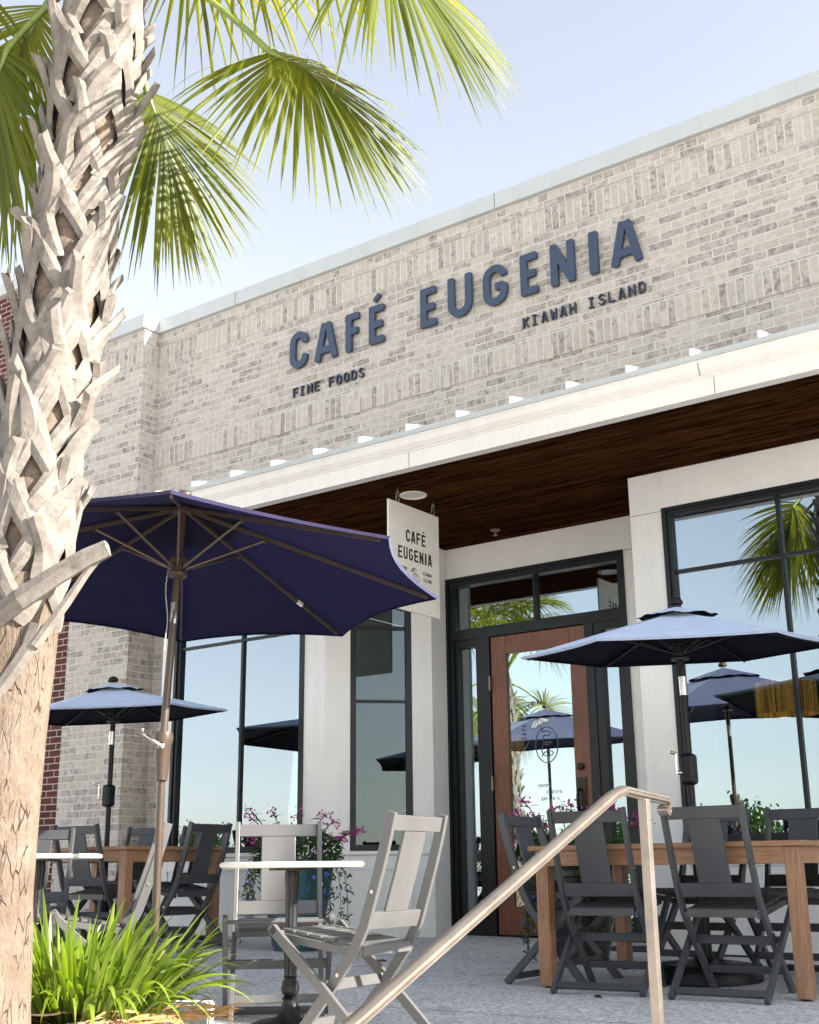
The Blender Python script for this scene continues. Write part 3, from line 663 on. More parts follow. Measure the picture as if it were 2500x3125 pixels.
part(jm, 'trim_joint', 'dark_brown')
# splayed side of the entrance recess
SA = Vector((-6.62, 7.857, 0)); SB = Vector((-5.97, 8.505, 0)); SL = (SB - SA).length; SD = (SB - SA).normalized(); SN = Vector((SD.y, -SD.x, 0))
def sp(t, z, d=0.0): p = SA + SD * t + SN * d; return (p.x, p.y, z)
def spbox(mb, t0, t1, z0, z1, d0, d1):
    vs = [sp(t0, z0, d0), sp(t1, z0, d0), sp(t1, z0, d1), sp(t0, z0, d1), sp(t0, z1, d0), sp(t1, z1, d0), sp(t1, z1, d1), sp(t0, z1, d1)]
    mb.add(vs, [(0, 3, 2, 1), (4, 5, 6, 7), (0, 1, 5, 4), (1, 2, 6, 5), (2, 3, 7, 6), (3, 0, 4, 7)])
W = MB()
T0, T1, TZ0, TZ1 = 0.217, 0.742, 0.69, 3.0
spbox(W, 0.002, T0, 0, ZT, -0.12, 0); spbox(W, T1, SL, 0, ZT, -0.12, 0); spbox(W, T0 + 1e-4, T1 - 1e-4, TZ1, ZT, -0.12, 0); spbox(W, T0 + 1e-4, T1 - 1e-4, 0, 0.66, -0.12, -0.012)
spbox(W, T0 + 1e-4, T1 - 1e-4, 0.545, 0.659, -0.0119, 0); spbox(W, T0 + 1e-4, T1 - 1e-4, 0, 0.21, -0.0119, 0)
W.box((-6.06, 8.51, 0), (-5.985, 8.789, ZT))
part(W, 'splayed_wall', 'white', bevel=0.0025, seg=1)
S = MB(); S.box((-8.60, 7.826, 0.6605), (-6.624, 7.87, 0.692)); S.box((-3.72, 7.826, 0.6605), (XR, 7.87, 0.692)); spbox(S, 0.004, SL + 0.02, 0.6606, 0.6915, -0.013, 0.03)
part(S, 'window_sill', 'white', bevel=0.006)

def win(name, x0, x1, z0, z1, y, mulls, trans, gm, fw=0.052):
    f = MB(); a, b = y, y + 0.07
    f.box((x0, a, z0), (x0 + fw, b, z1)); f.box((x1 - fw, a, z0), (x1, b, z1)); f.box((x0 + fw + 1e-4, a, z1 - fw), (x1 - fw - 1e-4, b, z1)); f.box((x0 + fw + 1e-4, a, z0), (x1 - fw - 1e-4, b, z0 + fw))
    for m in mulls: f.box((m - 0.013, a + 0.012, z0 + fw), (m + 0.013, b, z1 - fw))
    ed = [x0 + fw] + [q for m in mulls for q in (m - 0.0131, m + 0.0131)] + [x1 - fw]
    for t in trans:
        for k in range(0, len(ed), 2): f.box((ed[k], a + 0.014, t - 0.012), (ed[k + 1], b - 0.002, t + 0.012))
    # stepped outer brick mould
    f.box((x0 - 0.012, a - 0.016, z0 - 0.004), (x0 + 0.02, a - 1e-4, z1 + 0.004)); f.box((x1 - 0.02, a - 0.016, z0 - 0.004), (x1 + 0.012, a - 1e-4, z1 + 0.004)); f.box((x0 + 0.0201, a - 0.016, z1 - 0.02), (x1 - 0.0201, a - 1e-4, z1 + 0.004))
    o = part(f, name, 'frame')
    zs = [z0 + fw] + sorted(q for t in trans for q in (t - 0.012, t + 0.012)) + [z1 - fw]
    for k in range(0, len(ed), 2):
        for j in range(0, len(zs), 2):
            g = MB(); g.box((ed[k] - 0.004, y + 0.034, zs[j] - 0.004), (ed[k + 1] + 0.004, y + 0.038, zs[j + 1] + 0.004))
            p = g.build('pane', gm, None); p.parent = o; fix(p, o)
    return o
def fix(child, par):
    """keep a child whose mesh is in world coordinates where it is"""
    child.matrix_parent_inverse = Matrix()
    m = Matrix(); q = par
    chain = []
    while q is not None: chain.append(q); q = q.parent
    for q in reversed(chain): m = m @ q.matrix_parent_inverse @ (Matrix.Translation(q.location) @ q.rotation_euler.to_matrix().to_4x4())
    child.matrix_parent_inverse = m.inverted()
win('bay_window', -8.43, -6.858, 0.692, 3.002, 7.862, [-7.60], [2.536], 'glass')
win('front_window', -3.474, -0.952, 0.692, 3.002, 7.862, [-2.655, -1.80], [2.536], 'glass')
# window in the splay
f = MB()
for t0, t1, z0, z1 in ((T0, T0 + 0.05, TZ0, TZ1), (T1 - 0.05, T1, TZ0, TZ1), (T0 + 0.0501, T1 - 0.0501, TZ1 - 0.05, TZ1), (T0 + 0.0501, T1 - 0.0501, TZ0, TZ0 + 0.05), (T0 + 0.0501, T1 - 0.0501, 2.524, 2.548), (T0 + 0.0501, T1 - 0.0501, 1.90, 1.918)): spbox(f, t0, t1, z0, z1, -0.075, -0.006)
so_ = part(f, 'splay_window', 'frame')
for z0, z1 in ((TZ0 + 0.046, 2.528), (2.544, TZ1 - 0.046)):
    g = MB(); spbox(g, T0 + 0.046, T1 - 0.046, z0, z1, -0.045, -0.041); p = g.build('pane', 'side_glass'); p.parent = so_; fix(p, so_)

# entrance: frame, transom, sidelights, door
DY = 8.765
f = MB(); a, b = DY, DY + 0.1
f.box((-5.98, a, 0), (-5.915, b, 3.005)); f.box((-4.312, a, 0), (-4.25, b, 3.005)); f.box((-5.9149, a, 2.935), (-4.3121, b, 3.005)); f.box((-5.9149, a, 2.452), (-4.3121, b, 2.545))
f.box((-5.66, a + 0.006, 0), (-5.56, b, 2.4519)); f.box((-4.64, a + 0.006, 0), (-4.565, b, 2.4519)); f.box((-5.11, a + 0.012, 2.5451), (-5.085, b, 2.9349)); f.box((-5.5599, a + 0.01, 0.0), (-4.6401, b + 0.05, 0.022))
f.box((-5.985, a - 0.02, 0), (-5.96, a - 1e-4, 3.01)); f.box((-4.27, a - 0.02, 0), (-4.245, a - 1e-4, 3.01)); f.box((-5.9599, a - 0.02, 2.98), (-4.2701, a - 1e-4, 3.01))
for x0, x1 in ((-5.9149, -5.6601), (-4.5649, -4.3121)):      # sidelight stiles and rails
    w_ = 0.03 if x0 < -5 else 0.075
    f.box((x0 + 0.004, a + 0.014, 0.0), (x0 + w_, b - 0.01, 2.4515)); f.box((x1 - 0.04, a + 0.014, 0.0), (x1 - 0.004, b - 0.01, 2.4515))
    f.box((x0 + w_ + 1e-4, a + 0.014, 2.385), (x1 - 0.0401, b - 0.01, 2.4515)); f.box((x0 + w_ + 1e-4, a + 0.014, 0.0), (x1 - 0.0401, b - 0.01, 0.14))
ent = part(f, 'entrance_frame', 'frame')
for x0, x1, z0, z1, nm in ((-5.9149, -5.11, 2.5451, 2.935, 'transom_pane'), (-5.085, -4.3121, 2.5451, 2.935, 'transom_pane'), (-5.886, -5.70, 0.14, 2.386, 'sidelight_pane'), (-4.49, -4.352, 0.14, 2.386, 'sidelight_pane')):
    g = MB(); g.box((x0, DY + 0.05, z0), (x1, DY + 0.054, z1)); p = g.build(nm, 'glass'); p.parent = ent; fix(p, ent)
d = MB(); a, b = DY + 0.022, DY + 0.07
d.box((-5.553, a, 0.03), (-5.405, b, 2.447)); d.box((-4.792, a, 0.03), (-4.647, b, 2.447)); d.box((-5.4049, a, 2.293), (-4.7921, b, 2.447)); d.box((-5.4049, a, 0.03), (-4.7921, b, 0.25))
door = part(d, 'door', 'door_wood', bevel=0.004)
def onto(mb, name, m, par, **kw):
    o = mb.build(name, m, None, **kw); o.parent = par; fix(o, par); return o
g = MB(); g.box((-5.41, DY + 0.046, 0.245), (-4.787, DY + 0.05, 2.298)); pane = onto(g, 'door_pane', 'door_glass', door)
for z in (0.30, 1.22, 2.05):
    h = MB(); h.box((-5.566, DY - 0.004, z - 0.055), (-5.548, DY + 0.021, z + 0.055)); h.tube([(-5.557, DY - 0.006, z - 0.06), (-5.557, DY - 0.006, z + 0.06)], 0.008, 8); onto(h, 'hinge', 'chain', door)
h = MB(); h.box((-4.782, DY + 0.012, 0.945), (-4.692, DY + 0.0219, 1.232)); onto(h, 'handle_plate', 'dark_brown', door, bevel=0.003)
h = MB(); h.tube([(-4.745, DY + 0.015, 0.975), (-4.745, DY - 0.03, 0.985), (-4.745, DY - 0.042, 1.02), (-4.745, DY - 0.042, 1.09), (-4.745, DY - 0.03, 1.13), (-4.745, DY + 0.015, 1.14)], [0.008, 0.011, 0.012, 0.012, 0.011, 0.008], 10); onto(h, 'handle', 'dark_brown', door, smooth=True)
h = MB()
vs = []
h.tube([(-4.734, DY + 0.02, 1.314), (-4.734, DY - 0.004, 1.314), (-4.734, DY - 0.012, 1.314)], [0.028, 0.028, 0.018], 20); onto(h, 'deadbolt', 'dark_brown', door, smooth=True, angle=40)
# lettering on the door glass: lines laid on the pane
def flat_line(mb, pts, w, y, res=None):
    mb.sweep([(x, y, z) for x, z in pts], 0.001, w, (0, 1, 0))
dl = MB()
for ch, (x, z), rot in zip('CAFEEUGENIA', ((-5.271, 1.574), (-5.268, 1.608), (-5.266, 1.645), (-5.265, 1.676), (-5.262, 1.735), (-5.251, 1.774), (-5.232, 1.807), (-5.205, 1.832), (-5.177, 1.851), (-5.151, 1.861), (-5.124, 1.865)), (96, 93, 90, 87, 78, 64, 48, 38, 30, 22, 14)):
    c_, s_ = math.cos(R(rot)), math.sin(R(rot)); S_ = 0.041
    def pl(u, v, dd, x=x, z=z, c_=c_, s_=s_):
        u, v = (u - 0.25) * S_, (v - 0.5) * S_; return (x + u * c_ - v * s_, DY + dd, z + u * s_ + v * c_)
    letter(dl, ch, pl, 0.52 if ch != 'I' else 0.3, 0.17, 0.0455, 0.0435, res=40)
ov = [(-5.054 + 0.104 * math.cos(R(a)), 1.508 + 0.143 * math.sin(R(a))) for a in range(0, 361, 8)]
flat_line(dl, ov, 0.0075, DY + 0.044)
sq = [(-5.107, 1.667), (-5.095, 1.635), (-5.088, 1.612), (-5.07, 1.618), (-5.031, 1.616), (-5.021, 1.598), (-5.04, 1.581), (-5.07, 1.588), (-5.085, 1.57), (-5.083, 1.54), (-5.071, 1.514), (-5.045, 1.506), (-5.027, 1.518), (-5.032, 1.534), (-5.052, 1.534), (-5.075, 1.52), (-5.095, 1.495), (-5.101, 1.46), (-5.092, 1.434), (-5.062, 1.421), (-5.02, 1.422), (-4.998, 1.435), (-5.008, 1.452), (-5.04, 1.458), (-5.075, 1.448), (-5.106, 1.419)]
def smooth_line(P, n=6):
    out = []
    for i in range(len(P) - 1):
        p0, p1, p2, p3 = [np.array(P[max(0, min(len(P) - 1, i + k))]) for k in (-1, 0, 1, 2)]
        for j in range(n):
            t = j / n; out.append(tuple(0.5 * ((2 * p1) + (-p0 + p2) * t + (2 * p0 - 5 * p1 + 4 * p2 - p3) * t * t + (-p0 + 3 * p1 - 3 * p2 + p3) * t ** 3)))
    return out + [P[-1]]
flat_line(dl, smooth_line(sq), 0.0075, DY + 0.044)
onto(dl, 'lettering', 'door_ink', door)
# little umbrella of the emblem: white panels, dark ribs
um = MB(); apex = (-5.122, 1.728); rim = [(-5.190, 1.640), (-5.168, 1.655), (-5.150, 1.648), (-5.128, 1.672), (-5.100, 1.676), (-5.075, 1.690), (-5.045, 1.690), (-5.014, 1.704)]
bow = [(-5.193, 1.672), (-5.165, 1.71), (-5.122, 1.728), (-5.075, 1.728), (-5.04, 1.718)]
poly = [(-5.190, 1.640), (-5.193, 1.672), (-5.165, 1.708), (-5.122, 1.728), (-5.075, 1.728), (-5.04, 1.718), (-5.014, 1.704), (-5.045, 1.690), (-5.075, 1.690), (-5.100, 1.676), (-5.128, 1.672), (-5.150, 1.648), (-5.168, 1.655)]
solid(um, [poly], lambda x, z, dd: (x, DY + dd, z), 0.0456, 0.0446); onto(um, 'emblem', 'door_white', door)
ul = MB(); flat_line(ul, poly + poly[:1], 0.004, DY + 0.0438)
for q in ((-5.168, 1.655), (-5.128, 1.672), (-5.075, 1.690)): flat_line(ul, [apex, ((apex[0] + q[0]) / 2 - 0.006, (apex[1] + q[1]) / 2 + 0.003), q], 0.004, DY + 0.0436)
onto(ul, 'emblem_outline', 'door_ink', door)
dl = MB()
def hline(mb, txt, x, z, hh, adv, W_=0.6, w_=0.12, y=DY):
    for i, ch in enumerate(txt):
        if ch == ' ': continue
        letter(mb, 'J' if ch == 'I' else ch, (lambda u, v, dd, i=i: (x + i * adv + u * hh, y + dd, z + v * hh)), W_, w_, 0.0455, 0.0435, res=36)
hline(dl, 'HOURS', -5.147, 1.172, 0.026, 0.0238); hline(dl, 'CLOSED', -5.072, 1.118, 0.026, 0.0243); hline(dl, 'DAY: 8-5', -5.125, 1.066, 0.026, 0.0215); onto(dl, 'hours_lettering', 'door_pale', door)

# interior: floor, sage walls, dark ceiling
I = MB(); I.box((-8.4, 12.8, 0.0), (XR, 12.9, 3.28)); I.box((-8.48, 7.99, 0.0), (-8.40, 12.799, 3.28)); part(I, 'interior_wall', 'interior_wall')
I = MB(); I.box((-8.4, 8.0, 3.285), (XR, 12.8, 3.3)); I.box((-8.47, 7.985, -0.03), (XR, 12.8, -0.001)); I.box((-6.1, 8.6, 0.0), (-5.99, 8.9, 3.28)); I.box((-2.6, 11.0, 0.0), (0.4, 11.6, 1.1)); I.box((-5.6, 12.2, 0), (-3.3, 12.79, 2.2)); part(I, 'interior_fitting', 'interior_dark')
I = MB(); I.box((XR - 0.12, 7.985, 0.0), (XR - 0.02, 12.8, 3.28)); part(I, 'interior_partition', 'interior_dark')
for x, y in ((-5.0, 9.8), (-2.6, 9.3), (-2.0, 10.6)):
    g = MB(); g.lathe([(0.07, 3.283), (0.07, 3.281), (0.001, 3.2805)], (x, y, 0), 20); part(g, 'ceiling_light', 'led')
def pendant(x, y, z, r, h, lab):
    t = thing('pendant_lamp', lab, 'lamp', (x, y, z), 0, 'pendant lamps inside the cafe')
    s_ = MB()
    n_ = 64; vs = []; 
    for k in range(n_):
        a_ = 2 * math.pi * k / n_; rr = r * (1 + 0.02 * (k % 2)); vs += [(rr * math.cos(a_), rr * math.sin(a_), 0), (rr * math.cos(a_), rr * math.sin(a_), h)]
    s_.add(vs, [(2 * k, 2 * ((k + 1) % n_), 2 * ((k + 1) % n_) + 1, 2 * k + 1) for k in range(n_)]); s_.build('lamp_shade', 'lamp_shade', t)
    c_ = MB(); c_.tube([(0, 0, h * 0.5), (0, 0, 3.284 - z)], 0.006, 6); c_.build('cord', 'black', t)
    b_ = MB(); b_.lathe([(0.005, h * 0.2), (0.03, h * 0.3), (0.03, h * 0.42), (0.012, h * 0.5)], (0, 0, 0), 12); b_.build('bulb', 'bulb', t, smooth=True)
pendant(-3.42, 9.9, 1.72, 0.24, 0.26, 'drum pendant lamp glowing amber behind the front window glass')
pendant(-6.3, 10.1, 1.60, 0.22, 0.16, 'amber pendant lamp seen through the entrance door glass')
# drinks cabinet behind the splay window
cab = thing('drinks_cabinet', 'dark drinks cabinet with rows of bottles behind the narrow side window', 'cabinet', (-7.0, 9.6, 0), R(28))
g = MB(); g.box((-0.6, 0.0, 0.0), (0.6, 0.03, 2.0)); g.box((-0.6, -0.45, 0), (-0.57, 0, 2.0)); g.box((0.57, -0.45, 0), (0.6, 0, 2.0)); g.box((-0.6, -0.45, 2.0), (0.6, 0.03, 2.05)); g.build('body', 'black', cab)
for z in (0.35, 0.7, 1.05, 1.4):
    g = MB(); g.box((-0.565, -0.43, z), (0.565, -0.002, z + 0.015)); g.build('shelf', 'steel', cab)
for i in range(9):
    for j, z in enumerate((0.366, 0.716, 1.066)):
        g = MB(); g.lathe([(0.034, 0), (0.034, 0.13), (0.014, 0.18), (0.014, 0.22)], (-0.48 + i * 0.12, -0.3, z), 10); o = g.build('bottle', 'bottle', cab, smooth=True)

# ------------------------------------------------------------------ lettering on the wall
YF, YB = 7.965, 7.982
t = thing('wall_sign', 'large navy raised letters reading CAFÉ EUGENIA across the pale brick parapet', 'sign', (-5.3, 8.0, 5.06), 0)
HH = 0.37; ZB = 5.062
for ch, x0, x1, w in (('C', -7.173, -6.957, 0.066), ('A', -6.866, -6.600, 0.066), ('F', -6.495, -6.343, 0.066), ('É', -6.225, -6.060, 0.066), ('E', -5.654, -5.489, 0.066), ('U', -5.362, -5.118, 0.066), ('G', -5.003, -4.766, 0.066), ('E', -4.634, -4.474, 0.066), ('N', -4.348, -4.130, 0.066), ('I', -3.995, -3.918, 0.066), ('A', -3.804, -3.544, 0.066)):
    mb = MB(); Wd = (x1 - x0) / HH
    letter(mb, ch, (lambda u, v, dd, x0=x0: (x0 + u * HH + 5.3, dd, v * HH + ZB - 5.06)), Wd, 0.175 if ch != 'I' else Wd, -0.012, -0.042, rnd=0.034, res=90)
    mb.build('letter', 'letters', t)
def small_sign(txt, x0, x1, zb, hh, lab, nm):
    t = thing(nm, lab, 'sign', (x0, 8.0, zb)); n_ = len(txt); adv = (x1 - x0 - 0.6 * hh) / (n_ - 1)
    for i, ch in enumerate(txt):
        if ch == ' ': continue
        mb = MB(); letter(mb, 'J' if ch == 'I' else ch, (lambda u, v, dd, i=i: (i * adv + u * hh, dd, v * hh)), 0.62 if ch not in 'IJ' else 0.46, 0.115, -0.004, -0.026, res=64)
        mb.build('letter', 'letters_small', t)
small_sign('FINE FOODS', -7.140, -6.300, 4.785, 0.092, 'small dark raised letters reading FINE FOODS under the word CAFÉ', 'tagline_sign')
small_sign('KIAWAH ISLAND', -4.637, -3.543, 4.785, 0.092, 'small dark raised letters reading KIAWAH ISLAND under the word EUGENIA', 'place_sign')

# ------------------------------------------------------------------ hanging blade sign
SGX = -5.19
t = thing('hanging_sign', 'cream square hanging sign with black CAFÉ EUGENIA lettering under the canopy', 'sign', (SGX, 7.2, 3.16), 0)
SY0, SY1, SZ0, SZ1 = 6.86, 7.50, 2.36, 3.165
g = MB(); g.box((-0.008, SY0 - 7.2, SZ0 - 3.16), (0.008, SY1 - 7.2, SZ1 - 3.16)); g.build('board', 'sign_board', t, bevel=0.002)
for y in (6.98, 7.437):
    g = MB()
    for k, (z, hz) in enumerate(((3.235, 0.04), (3.19, 0.05), (3.155, 0.03))):
        ax = (1, 0, 0) if k % 2 else (0, 1, 0)
        pts = [Vector((0, y - 7.2, z - 3.16)) + Vector(ax) * 0.014 * math.cos(a) + Vector((0, 0, 1)) * hz * 0.62 * math.sin(a) for a in np.linspace(0, 2 * math.pi, 15)]
        g.tube(pts, 0.0035, 6, caps=False)
    g.tube([(0, y - 7.2, 0.085), (0, y - 7.2, 0.123)], 0.004, 6); g.build('hook', 'chain', t, smooth=True)
# right side of the board faces +X: its text runs along +Y
def sg(y0, z0, hh): return lambda u, v, dd: (0.0082 + dd, y0 + u * hh - 7.2, z0 + v * hh - 3.16)
SW = SY1 - SY0
tx = MB()
y = 7.205
def sign_word(mb, txt, yc, z0, hh, adv, Wd=0.54, w=0.165):
    tot = sum(adv * (0.62 if c in 'I' else 1) for c in txt); y = yc - tot / 2
    for c in txt:
        a = adv * (0.62 if c in 'I' else 1); wd = (0.26 if c == 'I' else Wd)
        letter(mb, c, sg(y + (a - wd * hh) / 2, z0, hh), wd, w if c != 'I' else 0.22, 0.0, 0.0018, res=60); y += a
sign_word(tx, 'CAFÉ', 7.195, 2.885, 0.092, 0.066); sign_word(tx, 'EUGENIA', 7.185, 2.745, 0.092, 0.067)
tx.build('lettering', 'ink', t)
tx = MB()
def sign_mono(mb, txt, y0, z0, hh, adv):
    for i, c in enumerate(txt): letter(mb, 'J' if c == 'I' else c, sg(y0 + i * adv, z0, hh), 0.6, 0.12, 0.0, 0.0016, res=40)
sign_mono(tx, 'FINE', 7.005, 2.662, 0.026, 0.021); sign_mono(tx, 'FOODS', 7.000, 2.613, 0.026, 0.021); sign_mono(tx, 'KIAWAH', 7.285, 2.662, 0.026, 0.0185); sign_mono(tx, 'ISLAND', 7.285, 2.613, 0.026, 0.0185)
tx.build('tagline', 'ink', t)
em = MB(); k_ = 0.0; ec, ez = 7.19, 2.612
def el(pts, w): em.sweep([(0.0095, ec + a - 7.2, ez + b - 3.16) for a, b in pts], 0.001, w, (1, 0, 0))
el([(0.042 * math.cos(R(a)), -0.012 + 0.06 * math.sin(R(a))) for a in range(0, 361, 12)], 0.004)
el([((x + 5.054) * 0.42, (z - 1.508) * 0.42 - 0.012) for x, z in smooth_line(sq, 4)], 0.0035)
el([((x + 5.054) * 0.42, (z - 1.508) * 0.42 - 0.008) for x, z in poly + poly[:1]], 0.003)
for q in ((-5.168, 1.655), (-5.128, 1.672), (-5.075, 1.690)): el([((apex[0] + 5.054) * 0.42, (apex[1] - 1.508) * 0.42 - 0.008), ((q[0] + 5.054) * 0.42, (q[1] - 1.508) * 0.42 - 0.008)], 0.003)
em.build('emblem', 'ink', t)

# ------------------------------------------------------------------ neighbouring red brick building (taller), and an unseen block added to shade the patio
rb = thing('red_brick_building', 'taller red brick building with pale coping and band adjoining the pale brick pier', 'building', (-12, 8.1, 0))
mb = MB(); mb.box((-17, 8.1, 0), (-11.2, 8.4, 7.32)); mb.box((-11.1999, 8.1, 0), (-9.951, 8.4, 5.6)); part(mb, 'wall', 'red_brick', rb)
mb = MB(); mb.box((-17.05, 8.04, 7.321), (-11.15, 8.45, 7.47)); part(mb, 'coping', 'coping', rb, bevel=0.006)
mb = MB(); mb.box((-17, 8.07, 5.62), (-11.2, 8.0999, 5.72)); part(mb, 'stone_band', 'fascia', rb)
rb2 = thing('shade_block', 'unseen taller brick block added beyond the cafe front to shade the patio', 'building', (8, 8.1, 0))
mb = MB(); mb.box((XR + 0.001, 7.95, 0), (13, 8.6, 7.35)); part(mb, 'wall', 'brick_grey', rb2)
mb = MB(); mb.box((XR, 7.9, 7.351), (13, 8.65, 7.5)); part(mb, 'coping', 'coping', rb2)
mb = MB(); mb.box((8.2, 7.9, 0.9), (9.8, 7.9499, 3.0)); part(mb, 'shade_block_window', 'frame', rb2)


# ------------------------------------------------------------------ folding chairs
STILE = [(-0.285, 0.893), (-0.262, 0.80), (-0.230, 0.69), (-0.196, 0.585), (-0.160, 0.475), (-0.112, 0.385), (0.0, 0.24), (0.205, 0.0)]
def st_y(z):
    for (y0, z0), (y1, z1) in zip(STILE[:-1], STILE[1:]):
        if z1 <= z <= z0: return y0 + (y1 - y0) * (z0 - z) / (z0 - z1)
def make_chair(paint):
    t = thing('folding_chair', 'chair', 'chair')
    for s_ in (-1, 1):
        g = MB(); g.sweep([(0.2 * s_, y, z) for y, z in STILE], 0.022, 0.042, (1, 0, 0)); g.build('stile', paint, t, bevel=0.003)
        g = MB(); g.sweep([(0.2355 * s_, 0.247, 0.466), (0.2355 * s_, 0.0, 0.243), (0.2355 * s_, -0.255, 0.0)], 0.022, 0.038, (1, 0, 0))
        g.tube([(0.2245 * s_, 0.240, 0.458), (0.2465 * s_, 0.240, 0.458)], 0.021, 14); g.build('leg', paint, t, bevel=0.002)
        g = MB(); g.sweep([(0.184 * s_, 0.245, 0.432), (0.184 * s_, -0.135, 0.374)], 0.018, 0.03, (1, 0, 0)); g.build('seat_rail', paint, t, bevel=0.002)
    g = MB(); g.sweep([(0, st_y(0.882), 0.882), (0, st_y(0.855), 0.855), (0, st_y(0.825), 0.825)], 0.377, 0.018, (1, 0, 0)); g.build('top_rail', paint, t, bevel=0.003)
    g = MB(); g.sweep([(0, st_y(0.525), 0.525), (0, st_y(0.495), 0.495), (0, st_y(0.463), 0.463)], 0.377, 0.018, (1, 0, 0)); g.build('lower_rail', paint, t, bevel=0.003)
    g = MB(); g.sweep([(0, st_y(z) + 0.001, z) for z in (0.8249, 0.75, 0.68, 0.6, 0.5251)], 0.165, 0.013, (1, 0, 0)); g.build('splat', paint, t, bevel=0.003)
    g = MB()
    for i in range(6):
        y0 = -0.137 + i * 0.0645; z0 = 0.3995 + (y0 + 0.137) * 0.15
        g.bar((-0.175, y0 + 0.028, z0 + 0.004), (0.175, y0 + 0.028, z0 + 0.004), 0.056, 0.015, (0, -0.15, 1))
    g.box((-0.1749, -0.142, 0.366), (0.1749, -0.1375, 0.403))
    g.build('seat', paint, t, bevel=0.002)
    g = MB(); g.bar((-0.224, 0.022, 0.256), (0.224, 0.022, 0.256), 0.016, 0.042, (0, 0.35, 1)); g.build('stretcher', paint, t, bevel=0.003)
    g = MB(); g.bar((-0.1888, 0.112, 0.115), (0.1888, 0.112, 0.115), 0.016, 0.036, (0, -0.3, 1)); g.build('stretcher', paint, t, bevel=0.003)
    g = MB(); g.bar((-0.224, -0.222, 0.034), (0.224, -0.222, 0.034), 0.02, 0.034, (0, 0.8, 1)); g.build('stretcher', paint, t, bevel=0.003)
    g = MB(); g.tube([(-0.2244, 0.238, 0.447), (0.2244, 0.238, 0.447)], 0.009, 10); g.build('spindle', paint, t)
    g = MB()
    for s_ in (-1, 1):
        for y, z in ((-0.045, 0.299), (0.0, 0.24), (-0.20, 0.60)): g.tube([(s_ * 0.211, y, z), (s_ * 0.2148, y, z)], 0.007, 10)
    g.build('bolts', 'steel', t)
    return t
G1 = 'charcoal folding chairs on the patio'
CH = [
 (-2.450, 6.015, 0.2, 'charcoal folding chair, back to us at the wooden table, wholly clear of the handrail'),
 (-3.107, 6.015, 6.0, 'charcoal folding chair, back to us, crossed by the sloping handrail and post'),
 (-3.195, 4.010, 95.6, 'sunlit folding chair seen side-on, leaning back beside the nearer round table and the handrail'),
 (-4.012, 4.442, 222.8, 'sunlit folding chair facing us behind the nearer round table, blue pot behind it'),
 (-5.060, 4.300, 142.0, 'folding chair half in sun beside the brown umbrella pole, seat toward the farther round table'),
 (-7.014, 6.691, 90.5, 'dark folding chair tucked into the end of the wooden table under the brick pier'),
 (-7.450, 6.268, 8.5, 'dark folding chair, back to us, beside the black umbrella pole before the brick pier'),
 (-6.155, 4.649, 221.5, 'dark folding chair facing us behind the farther round table, half hidden by the palm trunk'),
 (-3.499, 6.242, -90.0, 'dark folding chair in front of the entrance door at the end of the wooden table'),
 (-2.400, 6.790, 182.0, 'dark folding chair facing us at the far side of the table under the front window'),
 (-2.960, 6.760, 170.0, 'dark folding chair beyond the wooden table, mostly hidden by a chair back'),
 (-1.780, 6.42, 92.0, 'dark folding chair at the end of the wooden table farthest from the entrance door'),
 (-8.020, 7.020, 190.0, 'dark folding chair beyond the wooden table against the brick pier and window corner'),
 (-7.330, 7.000, 190.0, 'dark bluish folding chair beyond the wooden table beside the flower pot'),
]
chair0 = make_chair('chair'); chair1 = make_chair('chair_sunlit'); _used = set()
for i, (x, y, a, lab) in enumerate(CH):
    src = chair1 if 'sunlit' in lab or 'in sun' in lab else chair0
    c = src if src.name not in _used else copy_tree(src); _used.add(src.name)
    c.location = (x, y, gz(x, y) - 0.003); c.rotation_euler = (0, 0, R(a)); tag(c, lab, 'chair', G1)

# ------------------------------------------------------------------ tables
def wood_table(cx, cy, lx, ly, top, lab, rot=0.0):
    t = thing('wooden_table', lab, 'table', (cx, cy, 0), R(rot), 'wooden patio tables')
    g = MB(); n_ = 7; pw = ly / n_
    for i in range(n_): g.box((-lx / 2, -ly / 2 + i * pw + 0.0015, top - 0.026), (lx / 2, -ly / 2 + (i + 1) * pw - 0.0015, top))
    g.build('tabletop', 'table_wood', t, bevel=0.003)
    ax, ay = lx / 2 - 0.03, ly / 2 - 0.03
    for s_ in (-1, 1):
        g = MB(); g.box((-ax + 0.07, s_ * (ay - 0.012) - 0.012, top - 0.105), (ax - 0.07, s_ * (ay - 0.012) + 0.012, top - 0.0265)); g.build('apron', 'table_wood', t)
        g = MB(); g.box((s_ * (ax - 0.012) - 0.012, -ay + 0.07, top - 0.105), (s_ * (ax - 0.012) + 0.012, ay - 0.07, top - 0.0265)); g.build('apron', 'table_leg', t)
        for q in (-1, 1):
            zz = gz(cx + s_ * (ax - 0.035), cy + q * (ay - 0.035))
            g = MB(); g.box((s_ * (ax - 0.035) - 0.036, q * (ay - 0.035) - 0.036, zz + 0.008), (s_ * (ax - 0.035) + 0.036, q * (ay - 0.035) + 0.036, top - 0.0268)); l_ = g.build('leg', 'table_leg', t, bevel=0.005)
            g = MB(); g.lathe([(0.022, zz - 0.002), (0.022, zz + 0.0079)], (s_ * (ax - 0.035), q * (ay - 0.035), 0), 12); g.build('foot_pad', 'black', l_)
    return t
wood_table(-2.785, 6.415, 1.50, 1.02, 0.657, 'long wooden table under the navy umbrella outside the front window')
wood_table(-7.76, 6.64, 1.50, 1.02, 0.728, 'long wooden table partly hidden by chairs in front of the brick pier')
